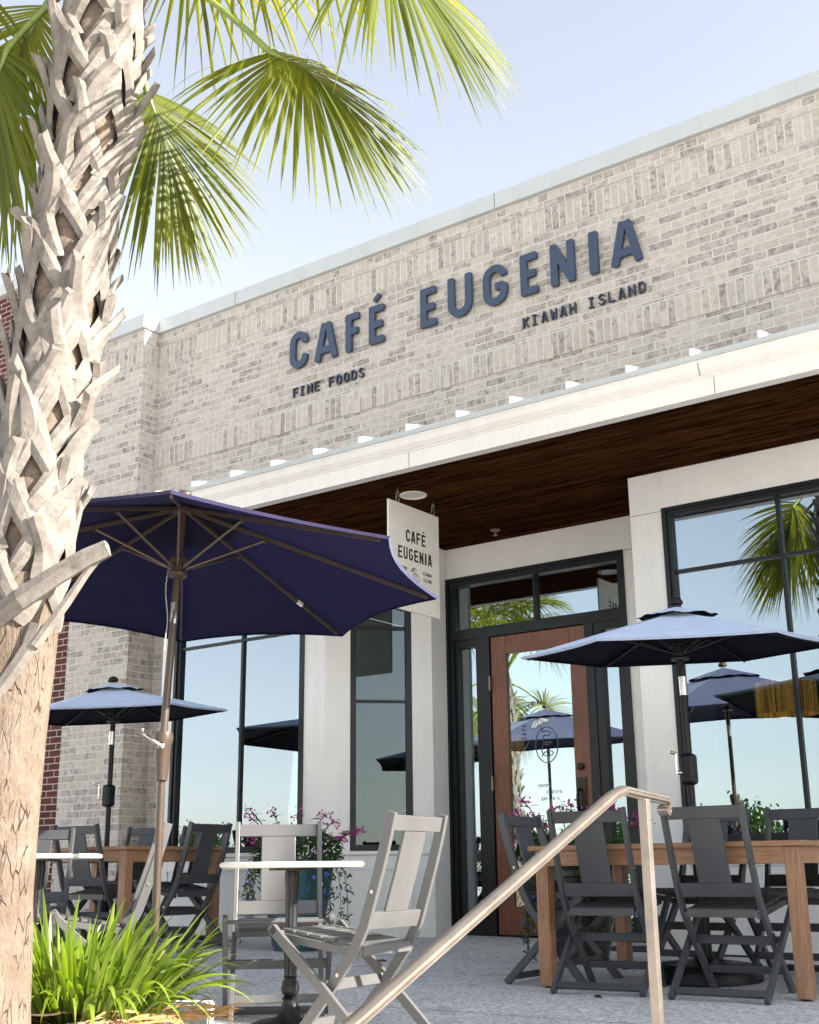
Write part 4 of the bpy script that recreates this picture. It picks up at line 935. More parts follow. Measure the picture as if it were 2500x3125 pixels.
def bistro(x, y, top, lab):
    z0 = gz(x, y); h = top - z0
    t = thing('round_table', lab, 'table', (x, y, z0), 0, 'round cafe tables')
    g = MB(); g.lathe([(0.0, h - 0.024), (0.298, h - 0.024), (0.307, h - 0.020), (0.310, h - 0.012), (0.307, h - 0.003), (0.300, h), (0.0, h)], n=64); g.build('tabletop', 'table_white', t, smooth=True, angle=50)
    g = MB(); g.lathe([(0.0, h - 0.034), (0.10, h - 0.034), (0.10, h - 0.0245), (0, h - 0.0245)], n=20); g.build('mounting_plate', 'iron', t)
    k = (h - 0.034) / 0.69
    g = MB(); g.lathe([(0.026, 0.40 * k), (0.030, 0.42 * k), (0.026, 0.44 * k), (0.024, 0.45 * k), (0.026, 0.62 * k), (0.030, 0.66 * k), (0.026, 0.69 * k)], n=36, flute=0.06, nf=12)
    g.lathe([(0.024, 0.20 * k), (0.028, 0.21 * k), (0.024, 0.225 * k), (0.027, 0.34 * k), (0.030, 0.385 * k), (0.035, 0.395 * k), (0.035, 0.402 * k), (0.027, 0.408 * k)], n=36, flute=0.06, nf=12)
    g.build('column', 'iron', t, smooth=True, angle=60)
    g = MB(); g.lathe([(0.09, 0.075 * k), (0.055, 0.095 * k), (0.036, 0.13 * k), (0.028, 0.155 * k), (0.033, 0.165 * k), (0.026, 0.172 * k)], n=40, flute=0.05, nf=16)
    g.lathe([(0.024, 0.172 * k), (0.034, 0.185 * k), (0.038, 0.205 * k), (0.033, 0.23 * k), (0.024, 0.245 * k), (0.03, 0.25 * k), (0.025, 0.255 * k)], n=36, flute=0.05, nf=12); g.build('urn', 'iron', t, smooth=True, angle=60)
    g = MB(); g.lathe([(0.235, 0.0), (0.24, 0.012), (0.215, 0.022), (0.185, 0.055), (0.13, 0.078), (0.085, 0.084), (0.0, 0.086)], n=48, flute=0.012, nf=8); g.build('base', 'iron', t, smooth=True, angle=50)
bistro(-3.64, 4.115, 0.578, 'pale round table on black iron pedestal between the two sunlit chairs')
bistro(-5.37, 4.13, 0.636, 'pale round table just beside the palm trunk behind the grass')

# ------------------------------------------------------------------ umbrellas
def canopy_mesh(g, C, axes, Rr, drop, ph, n, s0=0.0, conc=0.05, nr=10, na=8, sag=0.018, rnd=None):
    nn, e1, e2 = axes
    tips = [-nn * drop + (e1 * math.cos(ph - k * 2 * math.pi / n) + e2 * math.sin(ph - k * 2 * math.pi / n)) * Rr for k in range(n)]
    for k in range(n):
        a, b = tips[k], tips[(k + 1) % n]; vs = []
        for i in range(nr + 1):
            s_ = s0 + (1 - s0) * i / nr
            for j in range(na + 1):
                t_ = j / na; q = 4 * t_ * (1 - t_); p = (a * (1 - t_) + b * t_) * s_
                p = p * (1 - conc * q * s_ * s_) + nn * (-sag * q * s_ * (1 - 0.4 * s_))
                if rnd: p = p + nn * rnd * q * math.sin(9 * t_ + k * 2.1) * s_
                vs.append(C + p)
        fs = [(i * (na + 1) + j, i * (na + 1) + j + 1, (i + 1) * (na + 1) + j + 1, (i + 1) * (na + 1) + j) for i in range(nr) for j in range(na)]
        if s0 == 0.0 and conc > 0:
            k0 = nr * (na + 1); rim = [Vector(p) for p in vs[k0:k0 + na + 1]]; m = len(vs)
            vs += [p - nn * 0.016 - (p - C).normalized() * 0.010 for p in rim]
            fs += [(k0 + j, k0 + j + 1, m + j + 1, m + j) for j in range(na)]
        g.add(vs, fs)
    return tips
def umbrella(lab, C, nrm, Rr, drop, phase, n, hubd, mid, pole, pr, cm, pm, conc, base_r, collar=None, crank=None, silver=None):
    C = Vector(C); nn = Vector(nrm).normalized(); e1 = Vector((0, 1, 0)).cross(nn).normalized(); e2 = nn.cross(e1)
    ph = R(phase); B = Vector(pole)
    t = thing('patio_umbrella', lab, 'umbrella', (B.x, B.y, B.z))
    ax = (nn, e1, e2)
    g = MB(); tips = canopy_mesh(g, C + nn * 0.012, ax, Rr, drop, ph, n, conc=conc); cano = part(g, 'canopy', cm, t, smooth=True, angle=25, recalc=False)
    g = MB(); canopy_mesh(g, C + nn * 0.038, ax, Rr * 0.26, drop * 0.255, ph, n, conc=-0.05, nr=5, na=8, sag=-0.004, rnd=0.007); v_ = g.build('vent', cm, None, smooth=True, angle=25, recalc=False); v_.parent = cano; fix(v_, cano)
    g = MB(); g.lathe([(0.035, 0.045), (0.045, 0.06), (0.03, 0.085), (0.0, 0.095)], n=16)
    Q = Vector((0, 0, 1)).rotation_difference(nn).to_matrix()
    g.v = [tuple(C + Q @ Vector(p)) for p in g.v]; part(g, 'finial', pm, t, smooth=True)
    H = C - nn * hubd
    for k in range(n):
        d_ = tips[k]; u = d_.normalized(); off = -nn * 0.012
        g = MB(); g.bar(C + u * 0.045 + off, C + d_ * 0.955 + off, 0.011, 0.018, nn); part(g, 'rib', pm, t)
        m_ = C + d_ * mid + off - nn * 0.012
        hd = (u - nn * u.dot(nn)).normalized()
        g = MB(); g.tube([H + hd * 0.04, m_], 0.0075, 8); g.tube([m_ - e1 * 0.001 + nn * 0.012, m_ - nn * 0.012], 0.009, 8); part(g, 'strut', pm, t)
    def ringed(prof, c, name, m, ax_=nn, n_=24):
        g = MB(); g.lathe(prof, n=n_); Q = Vector((0, 0, 1)).rotation_difference(ax_).to_matrix(); g.v = [tuple(Vector(c) + Q @ Vector(p)) for p in g.v]; return part(g, name, m, t, smooth=True, angle=40)
    ringed([(0.024, -0.05), (0.05, -0.045), (0.052, -0.03), (0.03, -0.02), (0.03, 0.03), (0.05, 0.035), (0.05, 0.05), (0.02, 0.055)], H, 'hub', pm)
    ringed([(0.02, -0.035), (0.045, -0.03), (0.048, -0.005), (0.02, 0.0)], C - nn * 0.005, 'top_hub', pm)
    K = Vector(collar) if collar else None
    if K is None:
        up = (C - B).normalized()
        g = MB(); g.tube([C - nn * 0.01, H, B], pr, 18); part(g, 'pole', pm, t, smooth=True, angle=40)
    else:
        g = MB(); g.tube([C - nn * 0.01, H, K], pr, 18); part(g, 'pole', pm, t, smooth=True, angle=40)
        g = MB(); g.tube([K - Vector((0, 0, 0.05)) * 1.0, B], pr, 18); part(g, 'lower_pole', pm, t, smooth=True, angle=40)
    if silver:
        a, b = Vector(silver[0]), Vector(silver[1]); g = MB(); g.tube([a, b], pr * 1.06, 18); part(g, 'pole_joint', 'steel', t, smooth=True, angle=40)
    if base_r:
        g = MB(); g.lathe([(base_r, 0.0), (base_r, 0.035), (base_r * 0.96, 0.06), (base_r * 0.86, 0.085), (base_r * 0.5, 0.10), (0.06, 0.11), (0.045, 0.14), (0.042, 0.34), (0.03, 0.35)], (B.x, B.y, B.z), 40); part(g, 'base', 'black', t, smooth=True, angle=30)
    return t, H, nn, tips
# the large one
UC = (-4.581, 4.275, 2.386); zb = gz(-4.635, 4.27)
t, H, nn, tips = umbrella('large navy octagonal umbrella on a brown cranked pole beside the palm', UC, (-0.006, 0.061, 1), 1.37, 0.417, 45.4, 8, 0.338, 0.319, (-4.640, 4.265, zb), 0.0195, 'canvas', 'bronze', 0.055, 0.22, collar=(-4.592, 4.218, 1.205), silver=((-4.584, 4.243, 1.755), (-4.5835, 4.2465, 1.865)))
K = Vector((-4.592, 4.218, 1.205))
g = MB(); g.lathe([(0.022, -0.235), (0.029, -0.23), (0.030, -0.20), (0.033, -0.19), (0.040, -0.06), (0.050, -0.03), (0.045, 0.0), (0.024, 0.005)], (K.x, K.y, K.z), 24); part(g, 'tilt_collar', 'bronze', t, smooth=True, angle=35)
g = MB(); cd = Vector((-0.72, -0.69, 0)).normalized()     # crank on the side toward the steps
side = Vector((0.60, -0.80, 0)).normalized(); kb = K + Vector((0, 0, -0.07)) + side * 0.045
g.tube([K + Vector((0, 0, -0.07)), kb], 0.016, 12); g.tube([kb, kb + side * 0.012], 0.019, 16)
hx = Vector((-0.8085, -0.5885, 0))
g.tube([kb + side * 0.008, kb + side * 0.012 + hx * 0.05 + Vector((0, 0, 0.035)), kb + side * 0.012 + hx * 0.095 + Vector((0, 0, 0.065))], [0.011, 0.008, 0.006], 10)
g.tube([kb + side * 0.0 + hx * 0.09 + Vector((0, 0, 0.062)), kb + side * 0.03 + hx * 0.09 + Vector((0, 0, 0.085))], 0.007, 8); part(g, 'crank_handle', 'steel', t, smooth=True)
g = MB(); p = H + Vector((-0.03, -0.03, -0.02))
pts = [p + Vector((-0.012 * math.sin(i * 0.25), -0.01, -0.014 * i)) for i in range(24)]
for i, q in enumerate(pts):
    g.tube([q + Vector((0.003 * math.cos(a) * (i % 2), 0.003 * math.cos(a) * (1 - i % 2), 0.008 * math.sin(a))) for a in np.linspace(0, 2 * math.pi, 7)], 0.0012, 4, caps=False)
g.tube([pts[-1], pts[-1] + Vector((-0.004, 0, -0.09))], 0.0035, 6); part(g, 'pin_chain', 'steel', t)
g = MB(); q = Vector(UC) + tips[7] * 0.70 - nn * 0.013; d_ = tips[7].normalized(); g.bar(q - d_ * 0.022, q + d_ * 0.022, 0.014, 0.021, nn); part(g, 'rib_label', 'white', t)

far_umb = copy_tree(t); far_umb.location = (-7.75, 4.2, gz(-7.75, 4.2)); tag(far_umb, 'another large navy umbrella, seen only mirrored in the entrance door glass', 'umbrella')
zb = gz(-2.82, 6.50)
t, H, nn, tips = umbrella('navy umbrella with black pole standing through the table by the front window', (-2.830, 6.483, 1.940), (0.022, -0.063, 1), 0.907, 0.222, 206.55, 6, 0.226, 0.42, (-2.825, 6.505, zb), 0.0205, 'canvas_side', 'black', 0.03, 0.30, silver=((-2.8275, 6.494, 1.47), (-2.8278, 6.492, 1.575)))
def crank_box(t, x, y, z):
    g = MB(); g.box((x - 0.04, y - 0.05, z - 0.085), (x + 0.04, y + 0.035, z + 0.085)); o = part(g, 'crank_box', 'black', t, bevel=0.022, seg=4)
    g = MB(); g.tube([(x - 0.03, y - 0.05, z - 0.02), (x - 0.045, y - 0.075, z - 0.02)], 0.011, 10); g.tube([(x - 0.045, y - 0.070, z - 0.03), (x - 0.045, y - 0.07, z + 0.085)], 0.008, 10); g.tube([(x - 0.045, y - 0.065, z + 0.085), (x - 0.065, y - 0.115, z + 0.09)], 0.009, 10)
    p = g.build('crank_handle', 'steel', None, smooth=True, angle=40); p.parent = o; fix(p, o)
crank_box(t, -2.826, 6.498, 1.06)
zb = gz(-7.79, 6.6)
t, H, nn, tips = umbrella('navy umbrella with black pole in front of the pale brick pier', (-7.796, 6.594, 1.985), (-0.012, -0.065, 1), 0.92, 0.225, -132.5, 6, 0.236, 0.42, (-7.785, 6.615, zb), 0.0205, 'canvas_side', 'black', 0.03, 0.26, silver=((-7.792, 6.603, 1.53), (-7.7925, 6.602, 1.635)))
crank_box(t, -7.787, 6.61, 1.13)

# ------------------------------------------------------------------ handrail by the steps
E_ = Vector((-1.985, 3.955, 0.800)); S_ = Vector((-2.165, 4.700, 0.800)); PT = Vector((-2.075, 4.330, 0.800))
t = thing('handrail', 'weathered bronze metal handrail with square post and scrolled end beside the steps', 'handrail', (PT.x, PT.y, gz(PT.x, PT.y)))
dn = Vector((-0.075, -0.997, 0)).normalized() * math.cos(R(25)) + Vector((0, 0, -math.sin(R(25))))
def rail_pts(o): return [E_ + dn * 3.2 + o, E_ + dn * 1.2 + o, E_ + dn * 0.05 + o, E_ + (S_ - E_) * 0.06 + o, PT + o, S_ + o]
g = MB(); path = rail_pts(Vector((0, 0, 0)))
def molded(g, path, prof):
    """moulded section: prof in (side, up)"""
    vs = []; L = len(prof)
    for i, p in enumerate(path):
        d = (path[min(i + 1, len(path) - 1)] - path[max(i - 1, 0)]).normalized(); s_ = d.cross(Vector((0, 0, 1))).normalized(); u = s_.cross(d)
        vs += [p + s_ * a + u * b for a, b in prof]
    fs = [tuple(range(L - 1, -1, -1))] + [(i * L + k, i * L + (k + 1) % L, (i + 1) * L + (k + 1) % L, (i + 1) * L + k) for i in range(len(path) - 1) for k in range(L)] + [tuple((len(path) - 1) * L + k for k in range(L))]
    g.add(vs, fs)
molded(g, path, [(-0.012, -0.016), (0.012, -0.016), (0.012, -0.008), (0.023, -0.008), (0.025, -0.003), (0.018, 0.0), (0.018, 0.003), (0.024, 0.006), (0.023, 0.012), (0.010, 0.017), (-0.010, 0.017), (-0.023, 0.012), (-0.024, 0.006), (-0.018, 0.003), (-0.018, 0.0), (-0.025, -0.003), (-0.023, -0.008), (-0.012, -0.008)])
part(g, 'rail', 'rail', t, smooth=True, angle=30)
# the end turns under in a short scroll (a lamb's tongue)
g = MB(); d0 = (S_ - E_); d0.z = 0; d0.normalize(); cs = S_ + Vector((0, 0, -0.036))
molded(g, [cs + d0 * 0.040 * math.sin(a) + Vector((0, 0, 0.036 * math.cos(a))) * (1 - 0.045 * i) for i, a in enumerate(np.linspace(0.02, 5.0, 18))], [(-0.021, -0.006), (0.021, -0.006), (0.023, 0.002), (0.017, 0.009), (-0.017, 0.009), (-0.023, 0.002)])
g.tube([cs + Vector((-d0.y, d0.x, 0)) * 0.024, cs + Vector((d0.y, -d0.x, 0)) * 0.024], 0.016, 16)
part(g, 'rail_scroll', 'rail', t, smooth=True, angle=35)
g = MB(); pz = gz(PT.x, PT.y); g.bar((PT.x, PT.y, pz), (PT.x, PT.y, 0.7875), 0.036, 0.036, (0, 1, 0)); part(g, 'post', 'rail', t, bevel=0.003)
g = MB(); b_ = E_ + dn * 3.05; g.bar((b_.x, b_.y, -1.0), (b_.x, b_.y, b_.z - 0.016), 0.034, 0.034, (-d0.y, d0.x, 0)); part(g, 'post', 'rail', t, bevel=0.003)

# ------------------------------------------------------------------ foliage helpers
def leaf_strip(mb, p0, dirv, L, w, droop, side, rng, seg=6, fold=0.25, tone=None, prof=None, twist=0.0):
    """folded strap leaf from p0 along dirv, bending down by droop"""
    dirv = Vector(dirv).normalized(); side = Vector(side); side = (side - dirv * side.dot(dirv)).normalized(); up = side.cross(dirv)
    vs = []; al = []; fs = []
    for i in range(seg + 1):
        s_ = i / seg; c = p0 + dirv * L * s_ + Vector((0, 0, -1)) * droop * L * s_ ** 2.2
        ww = w * (prof(s_) if prof else (0.55 + 0.9 * s_ if s_ < 0.5 else 1.0) * (1 - max(0, (s_ - 0.45) / 0.55) ** 1.3))
        sd = side * math.cos(twist * s_) + up * math.sin(twist * s_)
        vs += [c - sd * ww / 2, c - up * ww * fold, c + sd * ww / 2]; al += [s_] * 3
        if i:
            k = 3 * (i - 1); fs += [(k, k + 1, k + 4, k + 3), (k + 1, k + 2, k + 5, k + 4)]
    mb.add(vs, fs, al, rng.random() if tone is None else tone)
def finish_leaves(mb, name, m, par, world_par=True):
    o = mb.build(name, m, None, smooth=True, recalc=False); o.parent = par
    if world_par: fix(o, par)
    return o

# ------------------------------------------------------------------ palm
TR = [(-3.900, 2.789, -0.05, 0.185), (-3.900, 2.789, 0.10, 0.172), (-3.899, 2.790, 0.45, 0.152), (-3.887, 2.799, 1.0, 0.142), (-3.870, 2.811, 1.475, 0.142), (-3.854, 2.823, 2.0, 0.140), (-3.800, 2.862, 3.0, 0.145), (-3.755, 2.895, 4.0, 0.155), (-3.730, 2.910, 4.45, 0.15), (-3.72, 2.915, 4.75, 0.10)]
def trunk_at(z):
    for a, b in zip(TR[:-1], TR[1:]):
        if a[2] <= z <= b[2]:
            k = (z - a[2]) / (b[2] - a[2]); return Vector((a[0] + (b[0] - a[0]) * k, a[1] + (b[1] - a[1]) * k, z)), a[3] + (b[3] - a[3]) * k
    return Vector(TR[-1][:3]), TR[-1][3]
palm = thing('palm_tree', 'tall cabbage palm with criss-crossed old leaf bases on its pale trunk and fan fronds', 'tree', (-3.9, 2.789, 0.02))
g = MB(); zz = np.linspace(-0.05, 1.62, 56); nn_ = 40
for z in zz:
    c, r = trunk_at(float(z))
    for k in range(nn_):
        a = 2 * math.pi * k / nn_; q = Vector((math.cos(a) * 1.6, math.sin(a) * 1.6, z * 3.0))
        rr = r * (1 + 0.022 * noise.noise(q * 1.2) + 0.012 * noise.noise(Vector((q.x * 5, q.y * 5, z * 4))))
        g.v.append(tuple(c + Vector((math.cos(a), math.sin(a), 0)) * rr))
for i in range(len(zz) - 1):
    for k in range(nn_): g.f.append((i * nn_ + k, i * nn_ + (k + 1) % nn_, (i + 1) * nn_ + (k + 1) % nn_, (i + 1) * nn_ + k))
part(g, 'trunk', 'bark', palm, smooth=True)
g = MB(); g.tube([trunk_at(z)[0] for z in np.linspace(1.58, 4.74, 14)], [trunk_at(z)[1] * 0.88 for z in np.linspace(1.58, 4.74, 14)], 28); part(g, 'upper_trunk', 'fibre', palm, smooth=True)
def ribbon(g, pts, nrm, ws, th):
    """curved strap with thickness: pts centre line, nrm outward normals, ws widths"""
    vs = []; n = len(pts)
    for i in range(n):
        d = (pts[min(i + 1, n - 1)] - pts[max(i - 1, 0)]).normalized(); o = nrm[i]; s_ = d.cross(o).normalized(); o = s_.cross(d)
        w = ws[i] / 2; t_ = th * (1.0 if i < n - 1 else 0.9)
        vs += [pts[i] - s_ * w - o * 0.012, pts[i] - s_ * w * 0.45 + o * t_ * 0.75, pts[i] + s_ * w * 0.45 + o * t_ * 0.75, pts[i] + s_ * w - o * 0.012, pts[i] + s_ * w * 0.8 - o * (0.012 + t_ * 0.5), pts[i] - s_ * w * 0.8 - o * (0.012 + t_ * 0.5)]
    fs = [(5, 4, 3, 2, 1, 0)] + [(i * 6 + k, i * 6 + (k + 1) % 6, (i + 1) * 6 + (k + 1) % 6, (i + 1) * 6 + k) for i in range(n - 1) for k in range(6)] + [tuple((n - 1) * 6 + k for k in range(6))]
    g.add(vs, fs)
def cyl(z, a, off):
    c, r = trunk_at(z); o = Vector((math.cos(a), math.sin(a), 0)); return c + o * (r + off), o
rb = random.Random(11); nb = 98
for i in range(nb):
    z0 = 1.50 + 2.95 * i / nb + rb.uniform(-0.03, 0.03); a0 = i * R(137.5) + rb.uniform(-0.16, 0.16)
    g = MB(); spread = rb.uniform(0.55, 0.75); lean = rb.uniform(0.35, 0.80) * (1 if i % 2 else -1); Ls = rb.uniform(0.17, 0.30); wtip = rb.uniform(0.050, 0.074)
    up = rb.uniform(0.13, 0.18); flare = rb.uniform(0.035, 0.095); wb = rb.uniform(0.070, 0.095); curl = rb.uniform(-0.15, 0.15)
    for sgn in (-1, 1):                              # the base of the stalk is split astride the trunk
        pts = []; nr = []; ws = []
        for k in range(7):
            u = k / 6; p, o = cyl(z0 - 0.07 + (up + 0.07) * u, a0 + sgn * spread * (1 - u) ** 1.3 + lean * 0.25 * u, 0.004 + 0.014 * u + 0.01 * math.sin(3.1 * u)); pts.append(p); nr.append(o); ws.append(wb * (0.8 + 0.35 * u))
        ribbon(g, pts, nr, ws, 0.010)
    pts = []; nr = []; ws = []
    for k in range(8):                               # the cut stalk itself
        u = k / 7; p, o = cyl(z0 + up - 0.04 + Ls * u, a0 + lean * (0.25 + 0.75 * u) + 0.05 * math.sin(5 * u + i), 0.016 + flare * u ** 1.6)
        tg = Vector((-o.y, o.x, 0)); pts.append(p); nr.append((o + Vector((0, 0, -0.4 * u)) + tg * curl * u).normalized()); ws.append(max(wtip, wb * 1.5 - (wb * 1.5 - wtip) * min(1, u * 1.5)) * (1 + 0.05 * math.sin(9 * u + i)))
    ribbon(g, pts, nr, ws, 0.013)
    # the weathered tip is torn, not sawn
    k0 = len(g.v) - 6
    for q in range(6): g.v[k0 + q] = tuple(Vector(g.v[k0 + q]) + (pts[-1] - pts[-2]).normalized() * rb.uniform(-0.03, 0.025))
    part(g, 'leaf_base', 'boot', palm, bevel=0.0)
# the long broken stub that juts out low down, with its hanging strip
g = MB(); pts = [Vector(p) for p in ((-3.845, 2.68, 1.455), (-3.74, 2.70, 1.515), (-3.62, 2.765, 1.60), (-3.53, 2.82, 1.66), (-3.462, 2.862, 1.695))]
ribbon(g, pts, [Vector((0.35, -0.75, 0.5)).normalized()] * 5, [0.125, 0.11, 0.092, 0.082, 0.072], 0.03); part(g, 'leaf_base', 'boot', palm)
g = MB(); pts = [Vector(p) for p in ((-3.478, 2.858, 1.675), (-3.54, 2.83, 1.60), (-3.60, 2.80, 1.50), (-3.66, 2.765, 1.40), (-3.69, 2.74, 1.335))]
ribbon(g, pts, [Vector((0.5, -0.8, 0.2)).normalized()] * 5, [0.012, 0.03, 0.04, 0.045, 0.04], 0.008); part(g, 'leaf_base', 'boot', palm)
g = MB(); pts = [Vector(p) for p in ((-3.70, 2.755, 1.42), (-3.72, 2.735, 1.33), (-3.79, 2.69, 1.20), (-3.86, 2.65, 1.08), (-3.93, 2.635, 0.99))]
ribbon(g, pts, [Vector((0.35, -0.9, 0.1)).normalized()] * 5, [0.09, 0.075, 0.06, 0.04, 0.03], 0.012); part(g, 'leaf_base', 'boot', palm)

def frond(hub, d, face, L, seed, nl=30, droop=0.42, costa=0.36, start=None, back=150, vfold=0.25):
    """fan leaf: hub, costa direction d, upper side toward face"""
    rg = random.Random(seed); hub = Vector(hub); d = Vector(d).normalized(); nrm = Vector(face); nrm = (nrm - d * nrm.dot(d)).normalized(); sd = d.cross(nrm).normalized()
    g = MB()
    for s_ in (-1, 1):
        for i in range(nl):
            u = (i + 0.5) / nl
            al = R(back) * (1 - u) ** 1.1
            cu = costa * u
            base = hub + d * cu - nrm * 0.55 * cu * cu / costa * 0.5
            dc = (d - nrm * 0.55 * u).normalized()
            dirv = dc * math.cos(al) + sd * s_ * math.sin(al) + nrm * vfold * math.sin(al) + Vector((rg.uniform(-.05, .05), rg.uniform(-.05, .05), rg.uniform(-.05, .05)))
            ln = L * (0.62 + 0.42 * math.sin(math.pi * min(1, 0.18 + u * 0.72))) * rg.uniform(0.9, 1.08)
            side = nrm.cross(dirv)
            leaf_strip(g, base, dirv, ln, 0.025 * rg.uniform(0.85, 1.15), droop * rg.uniform(0.6, 1.5), side, rg, seg=8, fold=0.22, twist=rg.uniform(-0.5, 0.5))
            if rg.random() < 0.22:           # a fine thread hangs between the leaflets
                leaf_strip(g, base + dirv.normalized() * ln * 0.5, dirv, ln * 0.5, 0.004, droop * 2.4, side, rg, seg=5, tone=1.0)
    blade = finish_leaves(g, 'frond', 'frond', palm)
    st = Vector(start) if start is not None else trunk_at(4.55)[0]
    g = MB(); m1 = st * 0.55 + hub * 0.45 + Vector((0, 0, 0.16)); pts = []
    for k in range(9):
        t_ = k / 8; pts.append(st * (1 - t_) ** 2 + m1 * 2 * t_ * (1 - t_) + hub * t_ ** 2)
    pts += [hub + d * costa * 0.35 - nrm * 0.02, hub + d * costa * 0.7 - nrm * 0.06]
    g.tube(pts, [0.022, 0.02, 0.018, 0.017, 0.016, 0.015, 0.015, 0.015, 0.016, 0.010, 0.005], 8)
    p = g.build('petiole', 'stem_green', None, smooth=True); p.parent = blade; fix(p, blade)
RT = Vector((0.8085, 0.5885, 0)); FW = Vector((-0.5885, 0.8085, 0)); UP = Vector((0, 0, 1))
frond((-3.115, 3.298, 3.929), RT * 0.90 - UP * 0.42 - FW * 0.05, -FW * 0.80 + UP * 0.55 + RT * 0.3, 0.64, 1, 44, 0.20, costa=0.34, start=trunk_at(4.5)[0], back=122, vfold=-0.22)
frond((-4.015, 3.386, 4.178), RT * 0.40 - UP * 0.92 - FW * 0.05, -FW * 0.85 + UP * 0.35 + RT * 0.2, 0.64, 2, 34, 0.16, costa=0.38, start=trunk_at(4.5)[0], back=62, vfold=-0.15)
frond((-2.72, 3.36, 4.36), RT * 0.92 - UP * 0.40 - FW * 0.05, -FW * 0.74 + UP * 0.60 + RT * 0.2, 0.72, 3, 44, 0.24, costa=0.36, start=trunk_at(4.6)[0], back=118, vfold=-0.2)
frond((-4.12, 2.86, 4.38), -RT * 0.45 - UP * 0.88, -FW * 0.9 + UP * 0.3 - RT * 0.1, 0.86, 4, 34, 0.22, costa=0.42, start=trunk_at(4.5)[0], back=80, vfold=-0.1)
frond((-4.22, 2.75, 4.12), -RT * 0.30 - UP * 0.94, -FW * 0.7 + UP * 0.6, 0.74, 6, 30, 0.2, costa=0.38, start=trunk_at(4.4)[0], back=70, vfold=-0.1)
frond((-4.15, 2.35, 4.28), RT * -0.7 - UP * 0.25 - FW * 0.3, UP * 0.9 + FW * 0.2, 0.78, 5, 30, 0.4, start=trunk_at(4.6)[0])
rp = random.Random(5)
for k in range(19):
    a = k * R(137.5) + rp.uniform(-.15, .15); o = Vector((math.cos(a), math.sin(a), 0)); el = rp.uniform(0.30, 1.15)
    hub = trunk_at(4.7)[0] + o * 0.85 * math.cos(el) + UP * (0.42 + 0.85 * math.sin(el))
    frond(hub, o * math.cos(el * 0.5) + UP * (math.sin(el) - 0.35), UP - o * 0.2, 0.80, 20 + k, 20, 0.45, start=trunk_at(4.65)[0])

# a second palm further along the bed, out of frame but mirrored in the door glass
palm2 = copy_tree(palm); palm2.location = (-11.1, -0.6, -0.95); palm2.rotation_euler = (0, 0, R(70))
tag(palm2, 'second cabbage palm standing away from the cafe, seen only mirrored in the door glass', 'tree')

# ------------------------------------------------------------------ strap-leaved clump at the palm's foot
cl = thing('grass_clump', 'bright green strap-leaved clump growing at the foot of the palm', 'plant', (-4.10, 3.50, -0.02))
rg = random.Random(3); g = MB()
for i in range(560):
    a = rg.uniform(0, 2 * math.pi); rr = rg.random() ** 0.6
    base = Vector((-4.10, 3.48, -0.035)) - RT * 0.10 + RT * rr * 0.30 * math.cos(a) * 1.15 + FW * rr * 0.22 * math.sin(a)
    lean = 0.15 + 0.80 * rr * rg.uniform(0.5, 1.2); o = RT * math.cos(a) + FW * math.sin(a)
    dirv = UP + o * lean * 1.05 + Vector((rg.uniform(-.2, .2), rg.uniform(-.2, .2), 0))
    L = rg.uniform(0.40, 0.70)
    leaf_strip(g, base, dirv, L, rg.uniform(0.013, 0.024), rg.uniform(0.12, 0.75), Vector((-dirv.y, dirv.x, 0.01)) + Vector((rg.uniform(-.5, .5), rg.uniform(-.5, .5), 0)), rg, seg=8, fold=0.15, twist=rg.uniform(-0.8, 0.8), prof=lambda s_: (0.75 + 0.5 * min(s_ * 2, 1)) * (1 - max(0, (s_ - 0.35) / 0.65) ** 2.2))
finish_leaves(g, 'foliage', 'blade', cl)
g = MB()
for i in range(260):
    a = rg.uniform(0, 2 * math.pi); rr = rg.uniform(0.2, 1.2)
    base = Vector((-4.08, 3.47, -0.025 + rg.uniform(0, 0.04))) + RT * rr * 0.42 * math.cos(a) + FW * rr * 0.30 * math.sin(a)
    leaf_strip(g, base, Vector((math.cos(a * 3), math.sin(a * 3), rg.uniform(0.0, 0.45))), rg.uniform(0.08, 0.22), rg.uniform(0.006, 0.014), 0.25, Vector((0.1, 0.2, 1)), rg, seg=4)
o = finish_leaves(g, 'dry_leaves', 'blade_brown', cl)

